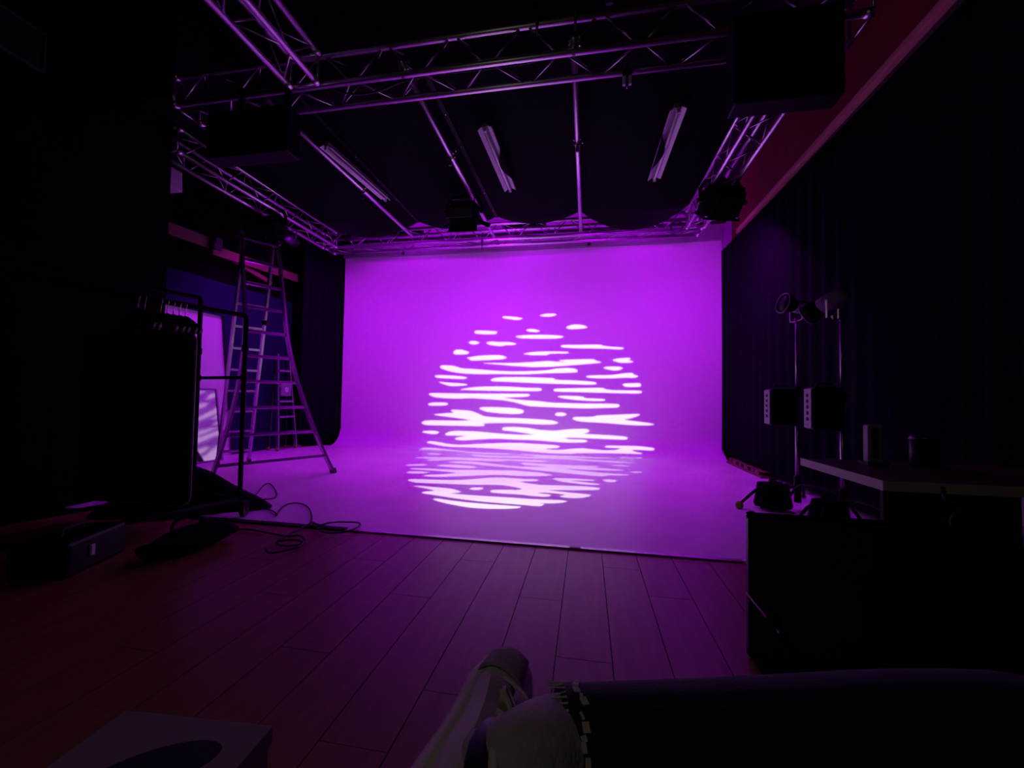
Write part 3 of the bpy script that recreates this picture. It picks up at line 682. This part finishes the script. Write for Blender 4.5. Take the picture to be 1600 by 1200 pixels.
for p in (P1+Vector((.06, -.02, 0)), P2, P1+RD*RLn, P2+RD*RLn):
    cst = part('castor', MB().tube(p+Vector((-.015, -.006, .052))-o_, p+Vector((.015, .006, .052))-o_, .05, n=18), M['rubber'], rk)
    part('castor_fork', MB().box(p+Vector((0, 0, .10))-o_, (.05, .05, .03)).bar(p+Vector((-.022, 0, .10))-o_, p+Vector((-.022, 0, .05))-o_, .03, .004).bar(p+Vector((.022, 0, .10))-o_, p+Vector((.022, 0, .05))-o_, .03, .004), M['black'], rk)
# hangers on the low rail
def hanger(L, label, tilt):
    c = P1 + RD*L
    t = thing('clothes_hanger', label, 'hanger', c+Vector((0, 0, H1)), math.atan2(RS.y, RS.x)+math.pi+tilt, 'empty hangers on the rack')
    hook = [(.0, 0, -.095)] + [(0, 0, -.06)] + [(.023*math.cos(R(a)), 0, .0+.023*math.sin(R(a))) for a in range(-60, 200, 20)]
    part('hook', MB().path(hook, .0028, 6), M['chrome'], t, True)
    pts = [(-.215, 0, -.20), (-.12, 0, -.145), (-.04, 0, -.105), (0, 0, -.095), (.04, 0, -.105), (.12, 0, -.145), (.215, 0, -.20)]
    part('shoulder', MB().path(pts, [.018, .015, .012, .012, .012, .015, .018], 8, flat=1.7), M['darkwood'], t, True)
    part('bar', MB().tube((-.19, 0, -.20), (.19, 0, -.20), .007, n=6), M['darkwood'], t)
    return t
LB = ['wooden hanger on the low rail, nearest the rack post', 'wooden hanger on the low rail, second from the rack post', 'wooden hanger on the low rail, third from the rack post', 'wooden hanger on the low rail, fourth from the rack post',
      'wooden hanger on the low rail, fifth from the rack post', 'wooden hanger on the low rail, sixth from the rack post', 'wooden hanger on the low rail, seventh from the rack post']
for i, lb in enumerate(LB): hanger(.41+.035*i+(.05 if i > 4 else 0), lb, R([-1, 1, -1, 1, 0, -1, 1][i]))
# collapsible black panel standing in the rack
t = thing('folding_backdrop', 'flat black backdrop panel with rounded corners standing in the clothes rack', 'panel', (-3.27, 2.50, .14), R(2))
W2, HH, rr = .48, 1.24, .07
ol = []
for cx, cz, a0 in ((W2-rr, HH-rr, 0), (-W2+rr, HH-rr, 90), (-W2+rr, rr, 180), (W2-rr, rr, 270)):
    ol += [(cx+rr*math.cos(R(a0+a)), 0, cz+rr*math.sin(R(a0+a))) for a in range(0, 91, 15)]
part('fabric', MB().prism([(x, -.008, z) for x, y, z in ol], (0, .016, 0)), M['nylon'], t)
part('rim', MB().path(ol, .009, 6, closed=True), M['greycase'], t, True)
# heap of black cloth under the rack
def heap_fn(u, v):
    a = 2*math.pi*u; r = (1-v)
    k = 1+.16*math.sin(3*a+1)+.10*math.sin(5*a+.4)+.05*math.sin(9*a)
    x = -3.32+.60*k*r*math.cos(a); y = 2.93+.42*k*r*math.sin(a)
    z = .30*(1-r**1.6)+.03*math.sin(7*x+4*y)*r*(1-r)*4+.02*math.sin(13*y)*(1-r)*r*4+.006
    return Vector((x, y, max(.006, z)))
tag(part('cloth_heap', MB().grid(heap_fn, 40, 12), M['nylon'], None, True), 'heap of black cloth on the floor under the clothes rack', 'cloth')
# black bag with a pale tag
t = thing('black_bag', 'limp black bag lying on the dark floor at left', 'bag', (-2.34, 2.12, 0), R(70))
bag = MB().sphere((0, 0, .065), .1, 28, 14, (2.7, 1.25, .64))
for v in bag.v: v += Vector((.02*math.sin(23*v.y+9*v.z), .018*math.sin(11*v.x), .016*math.sin(14*v.x+19*v.y)*(v.z > .05))); v.z = max(.002, v.z)
part('body', bag, M['nylon'], t, True)
part('handle', MB().path(smooth_pts([(-.1, -.02, .11), (-.07, .05, .19), (.07, .08, .19), (.1, .03, .11)], 2), .008, 6, flat=2), M['nylon'], t, True)
t = thing('dark_case', 'low dark case in the corner at far left', 'case', (-2.74, 1.80, 0), R(20))
part('shell', MB().box((0, 0, .09), (.26, .40, .18)), M['plastic'], t, bevel=.02)
part('clasp', MB().box((.134, -.05, .10), (.010, .022, .055)), M['lampwhite'], t, label='pale clasp')
part('handle', MB().path([(.0, -.07, .18), (0, -.06, .215), (0, .06, .215), (0, .07, .18)], .009, 6), M['rubber'], t)
# cables on the floor
def fc(name, xy, label, r=.006, z=.0145):
    return cable(name, [(x, y, z + (.004 if i % 5 == 2 else 0)) for i, (x, y) in enumerate(xy)], r, label, 'cable', 'cables on the floor', 2)
fc('floor_cable', [(-2.62, 2.9), (-2.86, 3.14), (-2.98, 3.34), (-3.26, 3.75), (-3.25, 3.82), (-2.95, 3.55), (-2.74, 3.31), (-2.74, 3.22), (-2.88, 3.19)], 'thin black cable loop on the purple floor behind the castor')
fc('floor_cable', [(-2.66, 2.94), (-2.53, 2.96), (-2.39, 2.88), (-2.31, 2.79), (-2.41, 2.93), (-2.5, 3.13), (-2.43, 3.19), (-2.26, 3.09), (-2.08, 2.89), (-1.96, 2.72), (-1.95, 2.62), (-1.94, 2.46), (-1.92, 2.34), (-1.88, 2.28), (-1.79, 2.27), (-1.73, 2.32), (-1.75, 2.38), (-1.85, 2.46), (-1.91, 2.42), (-2.1, 2.46), (-2.28, 2.5), (-2.4, 2.45)], 'black cable curling from the castor onto the wooden floor')
fc('floor_cable', [(-1.96, 2.72), (-1.84, 2.65), (-1.82, 2.73), (-1.7, 2.78), (-1.6, 2.78), (-1.56, 2.67), (-1.6, 2.56), (-1.69, 2.51), (-1.8, 2.57), (-1.94, 2.7)], 'flat loop of black cable lying over the floor edge strip', z=.021)
fc('floor_cable', [(-1.87, 2.18), (-1.8, 2.12), (-1.74, 2.15), (-1.70, 2.25), (-1.72, 2.32), (-1.80, 2.36), (-1.90, 2.31)], 'short end of black cable on the planks', z=.026)
fc('floor_cable', [(-2.36, 2.44), (-2.5, 2.50), (-2.55, 2.42), (-2.47, 2.32)], 'dark cable arching beside the limp black bag')

# ================================================================== RIGHT SIDE
# two stands with lamp heads, packs and sand bags
def lamp_stand(loc, rz, H, label, legs, flip=1):
    t = thing('light_stand', label, 'light stand', loc, rz, 'light stands by the right curtain')
    part('column', MB().tube((0, 0, .08), (0, 0, H*.62), .016, n=10).tube((0, 0, H*.62), (0, 0, H), .011, n=10), M['alu_dull'], t, True)
    part('collar', MB().tube((0, 0, H*.60), (0, 0, H*.65), .026, n=10).tube((.0, 0, H*.63), (.06, 0, H*.63), .010, n=6), M['rubber'], t)
    for i, (a, ball) in enumerate(legs):
        ca, sa = math.cos(R(a)), math.sin(R(a)); z = .20+.035*i
        lg = part('leg', MB().path(smooth_pts([(0, 0, z), (.30*ca, .30*sa, z), (.36*ca, .36*sa, z-.03), (.50*ca, .50*sa, .04)], 1), .0125, 8), M['plastic'], t, True)
        part('ball_foot' if ball else 'foot_cap', MB().sphere((.50*ca, .50*sa, .034), .034 if ball else .02), M['yellow'] if ball else M['rubber'], lg, True)
    part('hub', MB().tube((0, 0, .07), (0, 0, .30), .028, n=10), M['plastic'], t)
    return t
def lamp_head(loc, rz, tilt, label):
    t = thing('lamp_head', label, 'lamp', loc, rz, 'lamp heads on the stands')
    rot = Matrix.Rotation(tilt, 3, 'Y')
    def b_(mb):
        for i, v in enumerate(mb.v): mb.v[i] = rot @ v
        return mb
    part('body', b_(MB().path([(.16, 0, .11), (.15, 0, .11), (-.02, 0, .11), (-.04, 0, .11)], [.035, .062, .062, .055], 16)), M['greycase'], t, True)
    part('reflector', b_(MB().path([(-.04, 0, .11), (-.10, 0, .11), (-.14, 0, .11)], [.055, .085, .09], 18)), M['plastic'], t, True)
    part('rim', b_(MB().path([(-.142, .088*math.cos(R(a)), .11+.088*math.sin(R(a))) for a in range(0, 360, 20)], .006, 6, closed=True)), M['greycase'], t, True)
    part('yoke', MB().path([(0, -.075, .11), (0, -.075, -.02), (0, 0, -.03), (0, .075, -.02), (0, .075, .11)], .008, 6), M['alu_dull'], t)
    part('spigot', MB().tube((0, 0, -.03), (0, 0, .0), .018, n=8), M['alu_dull'], t)
    return t
def battery(loc, rz, label):
    t = thing('power_pack', label, 'power pack', loc, rz, 'power packs on the stands')
    part('case', MB().box((0, 0, 0), (.20, .13, .32)), M['plastic'], t, bevel=.008)
    part('panel', MB().box((-.106, 0, 0), (.016, .115, .30)), M['greycase'], t, bevel=.004)
    for i in range(5): part('socket', MB().tube((-.113, 0, .10-.045*i), (-.119, 0, .10-.045*i), .014, n=8), M['plastic'], t)
    part('handle', MB().path([(-.06, 0, .155), (-.05, 0, .19), (.05, 0, .19), (.06, 0, .155)], .008, 6), M['rubber'], t)
    part('hook', MB().box((.115, 0, .10), (.04, .03, .05)), M['steel'], t)
    return t
def sand_bag(loc, rz, label):
    t = thing('sand_bag', label, 'sand bag', loc, rz, 'sand bags on the stand legs')
    for s_ in (-1, 1):
        rings = []
        for z, w, d in ((.235, .11, .012), (.20, .115, .03), (.12, .125, .045), (.05, .14, .05), (.022, .13, .035)):
            rings.append([Vector((w*math.copysign(abs(math.cos(a))**.5, math.cos(a)), s_*.045+d*math.sin(a), z)) for a in [2*math.pi*i/16 for i in range(16)]])
        part('pouch', MB().loft(rings[::-1]), M['nylon'], t, True)
    part('strap', MB().path([(0, -.045, .232), (0, -.02, .26), (0, .02, .26), (0, .045, .232)], .008, 6, flat=3), M['nylon'], t)
    return t
lamp_stand((1.83, 4.02, 0), 0, 1.66, 'chrome light stand with a yellow ball foot, nearer the purple wall', ((188, True), (300, False), (60, False)))
lamp_stand((1.90, 3.50, 0), 0, 1.58, 'dim light stand with a sand bag, behind the desk', ((205, False), (282, False), (118, False)))
lamp_head((1.83, 4.02, 1.69), R(12), R(10), 'lamp head on the stand nearer the purple wall')
lamp_head((1.84, 3.50, 1.61), R(-55), R(-25), 'lamp head on the stand behind the desk')
battery((1.70, 4.02, .90), R(0), 'power pack clipped to the stand nearer the purple wall')
battery((1.78, 3.50, .90), R(-2), 'power pack clipped to the stand behind the desk')
sand_bag((1.62, 3.99, .0), R(8), 'black sand bag over the leg with the yellow ball foot')
sand_bag((1.765, 3.42, .0), R(25), 'black sand bag over the leg of the stand behind the desk')
# timber offcuts under the curtain
t = thing('timber_pallet', 'low wooden pallet poking out under the right curtain', 'pallet', (2.22, 6.15, 0))
for i, y in enumerate((-.45, -.30, -.08, .14, .36, .52)):
    part('block', MB().box((-.04, y, .0525), (.10, .09 if i % 2 else .13, .045)), M['oldwood'], t)
part('plank', MB().box((0, 0, .0175), (.22, 1.25, .025)), M['oldwood'], t)
part('plank', MB().box((0, 0, .080), (.16, 1.25, .010)), M['oldwood'], t)
# desk
t = thing('desk', 'dark desk with a pale edge in front of the right curtain', 'desk', (1.5, 1.67, 0))
part('top', MB().box((0, 0, .701), (1.23, .485, .028)), M['desk'], t)
part('edge_band', MB().box((-.6165, 0, .701), (.003, .485, .030)), M['deskedge'], t, label='pale edge band')
part('edge_band', MB().box((0, -.244, .701), (1.23, .003, .030)), M['deskedge'], t)
part('modesty_panel', MB().box((.1, .20, .55), (.9, .02, .26)), M['black'], t)
for x in (-.18, .52):
    part('leg', MB().box((x, .20, .345), (.05, .05, .685)), M['steel'], t)
    part('leg', MB().box((x, -.19, .345), (.05, .05, .685)), M['steel'], t)
# small things on the desk
t = thing('desk_charger', 'small upright grey box on the desk', 'box', (1.075, 1.79, .715))
part('body', MB().box((0, 0, .08), (.05, .035, .145)), M['greycase'], t, bevel=.006)
part('slot', MB().box((-.005, -.019, .085), (.016, .004, .11)), M['plastic'], t)
part('base', MB().box((0, 0, .006), (.07, .06, .012)), M['plastic'], t)
t = thing('desk_lens', 'camera lens lying on the desk beyond the grey box', 'lens', (1.25, 1.80, .715), R(30))
part('barrel', MB().tube((0, 0, 0), (0, 0, .10), .042, n=18), M['plastic'], t, True)
part('ring', MB().tube((0, 0, .10), (0, 0, .115), .045, .038, n=18), M['steel'], t, True)
part('glass', MB().sphere((0, 0, .108), .034, 16, 8, (1, 1, .4)), M['whitelens'], t, True)
# a tube bent like a hook below the desk edge
cable('hanging_cable', [(1.02, 1.405, .71), (1.02, 1.395, .66), (1.05, 1.39, .675), (1.055, 1.39, .65), (1.03, 1.39, .63), (1.03, 1.39, .60)], .005, 'thin cable hooked below the front edge of the desk')
# flight case
t = thing('flight_case', 'black flight case with metal edges on the floor at right', 'case', (.60, 1.04, 0))
cw, cd, ch_ = .66, .665, .53
part('body', MB().box((cw/2, cd/2, .115), (cw-.01, cd-.01, .21)), M['casecover'], t)
part('lid', MB().box((cw/2, cd/2, .38), (cw-.01, cd-.01, .29)), M['casecover'], t)
part('seam_trim', MB().box((.001, .53, .229), (.006, .27, .007)), M['alu_dull'], t)
part('seam_trim', MB().box((cw/2, cd-.003, .229), (cw, .008, .016)), M['casecover'], t)
part('seam_trim', MB().box((.002, .19, .229), (.006, .38, .012)), M['casecover'], t)
for x, y in ((0, 0), (cw, 0), (0, cd), (cw, cd)):
    sx = 1 if x == 0 else -1; sy = 1 if y == 0 else -1
    part('edge_trim', MB().box((x+sx*.011, y+sy*.002, .27), (.022, .006, .50)).box((x+sx*.002, y+sy*.011, .27), (.006, .022, .50)), M['steel'] if y else M['casecover'], t)
    for z in (.02, .52): part('corner_cap', MB().sphere((x+sx*.014, y+sy*.014, z), .019, 8, 6), M['casecover'], t, True)
part('edge_trim', MB().box((cw/2, cd-.01, .527), (cw, .022, .006)), M['casecover'], t)
part('edge_trim', MB().box((.01, cd/2, .527), (.022, cd, .006)), M['casecover'], t)
part('latch', MB().box((-.004, .2, .24), (.008, .05, .06)), M['casecover'], t)
part('latch', MB().box((-.004, .45, .24), (.008, .05, .06)), M['casecover'], t)
for x, y in ((.08, .08), (cw-.08, .08), (.08, cd-.08), (cw-.08, cd-.08)): part('foot', MB().tube((x, y, 0), (x, y, .012), .02, n=8), M['rubber'], t)

# ================================================================== FOREGROUND
# white box with an oval print, on a low stool
t = thing('printed_box', 'pale cardboard box with a black oval print at lower left', 'box', (-.69, .535, .20), R(4))
part('carton', MB().box((0, 0, .075), (.29, .25, .15)), M['card'], t, bevel=.002)
part('lid', MB().box((0, 0, .135), (.298, .258, .032)), M['card'], t, bevel=.002)
ov = []
for i in range(36):
    a = 2*math.pi*i/36; x, y = .090*math.cos(a), .042*math.sin(a)
    ov.append((.02+x*.86-y*.5, .028+x*.5+y*.86, .1512))
part('oval_print', MB().prism(ov, (0, 0, .0008)), M['print'], t)
t = thing('low_stool', 'low dark stool under the printed box', 'stool', (-.70, .53, 0))
part('seat', MB().box((0, 0, .185), (.34, .30, .03)), M['black'], t, bevel=.006)
for sx in (-1, 1):
    for sy in (-1, 1): part('leg', MB().box((sx*.14, sy*.12, .085), (.03, .03, .17)), M['black'], t)

# ------------------------------------------------------------------ the seated person's crossed leg, shoe, other leg
per = thing('person', 'seated person in dark trousers and a pale sneaker, one leg crossed towards the camera', 'person', (0, 0, 0))
def limb(pts, rad, n=20, flat=1.0): return MB().path(smooth_pts(pts, 2), rad_interp(pts, rad), n, flat=flat)
def rad_interp(pts, rad):
    r = [Vector((x, 0, 0)) for x in rad]
    return [v.x for v in smooth_pts(r, 2)]
# crossed (right) leg: hem -> shin -> knee -> thigh -> hip, continued by the left leg below
HC = Vector((-.029, .520, .523)); HD = Vector((.97, .20, -.04)).normalized(); HE = Vector((0, 0, 1)).cross(HD).normalized(); HU = HD.cross(HE)
tp = [HC, HC+HD*.07, (.23, .580, .506), (.45, .635, .50), (.62, .65, .50), (.72, .55, .50), (.62, .30, .50), (.42, .0, .50), (.20, -.26, .52)]
tr_ = [.064, .068, .082, .092, .098, .10, .105, .11, .12]
part('trousers', limb(tp, tr_), M['denim'], per, True)
tl = [(-.06, -.28, .50), (-.09, .0, .45), (-.10, .22, .37), (-.10, .36, .33), (-.10, .40, .24), (-.10, .38, .10)]
part('trousers', limb(tl, [.12, .105, .088, .08, .075, .07]), M['denim'], per, True)
part('hips', MB().sphere((.05, -.34, .58), .2, 20, 12, (1.05, .8, .75)), M['denim'], per, True)
hm = MB()
for k in range(46):                                      # frayed hem threads
    a = 2*math.pi*k/46; rr_ = .0640
    c = HC; dx = HD
    e1 = HE; e2 = HU
    p = c + e1*math.cos(a)*rr_ + e2*math.sin(a)*rr_
    q = p - dx*(.008+.008*random.random()) + (e1*random.uniform(-1, 1)+e2*random.uniform(-1, 1))*.004
    hm.tube(p+dx*.006, q, .0016, .0008, n=4)
fr = part('frayed_hem', hm, M['lace'], per); fr['kind'] = 'stuff'
st = MB()
for k in range(26):
    a = R(-20+k*9.5+random.uniform(-3, 3)); rr_ = .0668+.0006*random.random(); c = HC + HD*(.018+.010*random.random())
    p = c + HE*math.cos(a)*rr_ + HU*math.sin(a)*rr_
    t1 = HU*math.cos(a) - HE*math.sin(a)
    ln_ = random.uniform(.002, .0055); st.bar(p-t1*ln_+HD*random.uniform(-.004, .004), p+t1*ln_, random.uniform(.003, .009), .0016, up=HE*math.cos(a)+HU*math.sin(a))
part('hem_stitching', st, M['lace'], per)
# foot frame: X heel->toe, Z up the shin, Y the side that faces up here
fx = Vector((.19, .975, .10)).normalized(); fz = Vector((.80, -.10, .58)); fz = (fz-fx*fz.dot(fx)).normalized(); fy = fz.cross(fx)
heel = Vector((-.181, .400, .474))
def fp(x, y, z): return heel + fx*x + fy*y + fz*z
# body part inside: ankle and foot skin-covered sock, one continuous mesh
ank = fp(.075, 0, .10)
part('sock', MB().path(smooth_pts([fp(.13, 0, .050), fp(.085, 0, .075), ank, fp(.082, 0, .130), HC+HD*.0, HC+HD*.08], 2),
     rad_interp([0]*6, [.034, .044, .045, .048, .056, .058]), 24), M['sock'], per, True)
# sneaker: upper lofted from cross sections along the foot
def sec(x, w, h, zb, top=1.0, n=24, dy=0.0):
    out = []
    for i in range(n):
        a = 2*math.pi*i/n; c, s = math.cos(a), math.sin(a)
        yy = w*math.copysign(abs(c)**.75, c); zz = h*.5 + h*.5*math.copysign(abs(s)**(.8 if s > 0 else .45), s)
        yy *= (1-.30*max(0, s)*top)
        out.append(fp(x, yy+dy, zb+zz))
    return out
shoe = [sec(-.012, .016, .060, .028), sec(-.004, .028, .078, .022), sec(.02, .042, .088, .020), sec(.06, .045, .090, .018), sec(.10, .045, .088, .016),
        sec(.14, .044, .078, .014), sec(.18, .047, .066, .014, dy=.002), sec(.215, .0475, .056, .014, dy=.003), sec(.245, .044, .048, .015, dy=.003), sec(.268, .034, .038, .018, dy=.002), sec(.280, .018, .024, .022)]
up = part('upper', MB().loft(shoe), M['shoe'], per, True)
sole = []
for x, w in ((-.022, .020), (-.012, .038), (.02, .049), (.07, .049), (.12, .046), (.17, .048), (.21, .051), (.245, .047), (.272, .036), (.287, .018)):
    tl_ = .004+.012*max(0, (x-.22)/.07)
    sole.append([fp(x, sg*w, zz+tl_*k) for sg, zz, k in ((-1, 0, 1), (1, 0, 1), (1.03, .014, 1), (1.0, .030, .6), (-1.0, .030, .6), (-1.03, .014, 1))])
part('sole', MB().loft(sole), M['sole'], per, True)
# collar roll, stripe, toe overlay, tongue, laces
col = [fp(.066+.052*math.cos(a), .035*math.sin(a), .104+.012*math.cos(a+math.pi)) for a in [2*math.pi*i/20 for i in range(20)]]
part('collar', MB().path(col, .016, 10, closed=True), M['shoedark'], per, True)
col2 = [fp(.066+.058*math.cos(a), .043*math.sin(a), .100+.012*math.cos(a+math.pi)) for a in [2*math.pi*i/24 for i in range(24)]]
col3 = [fp(.068+.044*math.cos(a), .034*math.sin(a), .122+.012*math.cos(a+math.pi)) for a in [2*math.pi*i/24 for i in range(24)]]
part('collar_lining', MB().path(col3, .007, 6, closed=True), M['shoe'], per, True)
part('collar_piping', MB().path(col2, .0055, 6, closed=True), M['shoe'], per, True)
def ypt(x, k, lift=.0015):
    """point on the shoe side facing up (+Y) at fraction k of the height"""
    best = min(range(len(shoe)-1), key=lambda i: abs((([-.012, -.004, .02, .06, .10, .14, .18, .215, .245, .268, .28][i]+[-.012, -.004, .02, .06, .10, .14, .18, .215, .245, .268, .28][i+1])/2)-x))
    xs = [-.012, -.004, .02, .06, .10, .14, .18, .215, .245, .268, .28]
    t = min(1, max(0, (x-xs[best])/(xs[best+1]-xs[best])))
    n = 24
    def ringpt(ring, k):
        # k: 0 bottom side .. 1 top ; indices -6..6 around +Y side
        a = (-math.pi/2 + math.pi*k); f = (a/(2*math.pi)*n) % n; i = int(f); fr_ = f-i
        return ring[i % n].lerp(ring[(i+1) % n], fr_)
    p = ringpt(shoe[best], k).lerp(ringpt(shoe[best+1], k), t)
    c = fp(x, 0, .045)
    return p + (p-c).normalized()*lift
def patch(name, x0, x1, k0f, k1f, m, lift=.002, nu=14, nv=6):
    return part(name, MB().grid(lambda u, v: ypt(x0+(x1-x0)*u, k0f(u)+(k1f(u)-k0f(u))*v, lift), nu, nv), m, per, True, solid=.0022)
patch('eyestay', .095, .185, lambda u: .60, lambda u: .88, M['suede'], .003)
patch('toe_overlay', .205, .272, lambda u: .36, lambda u: 1.0, M['suede'], .0025)
patch('heel_counter', -.004, .028, lambda u: .36, lambda u: .70, M['suede'], .0025)
part('tongue', MB().grid(lambda u, v: fp(.075+.105*u, (.024-.004*u)*(2*v-1), .122-.034*u+.006*math.cos((2*v-1)*1.4)+.012*(1-u)**3), 10, 8), M['suede'], per, True, solid=.006)
for i in range(5):
    x = .105+.020*i; zt = .116-.0085*i
    pts = [fp(x+.004*((-1)**i), sg*.036*(1-.02*i)*(1 if abs(sg) == 1 else 1), zt-.016*abs(sg)**2+.003) for sg in (-1, -.6, -.2, .2, .6, 1)]
    part('lace', MB().path(pts, .0034, 6, flat=1.6), M['lace'], per, True)
for sg in (-1, 1):
    part('lace', MB().path(smooth_pts([fp(.11, 0, .124), fp(.10, sg*.03, .130), fp(.125, sg*.055, .118), fp(.14, sg*.045, .112), fp(.112, 0, .122)], 2), .0028, 6), M['lace'], per, True)
# other shoe and the seat, out of the frame below the camera
part('upper', MB().loft([[Vector((-.10+.04*math.cos(a), y, .01+h*(.5+.5*math.sin(a)))) for a in [2*math.pi*i/16 for i in range(16)]] for y, h in ((.32, .06), (.35, .10), (.42, .10), (.50, .07), (.57, .05), (.60, .03))]), M['shoe'], per, True)
st_ = thing('seat_pouf', 'dark padded seat under the seated person', 'seat', (.05, -.34, 0))
part('cushion', MB().box((0, 0, .31), (.50, .46, .10)), M['nylon'], st_, bevel=.03)
for sx in (-1, 1):
    for sy in (-1, 1): part('leg', MB().tube((sx*.2, sy*.18, 0), (sx*.2, sy*.18, .27), .018, n=8), M['steel'], st_)
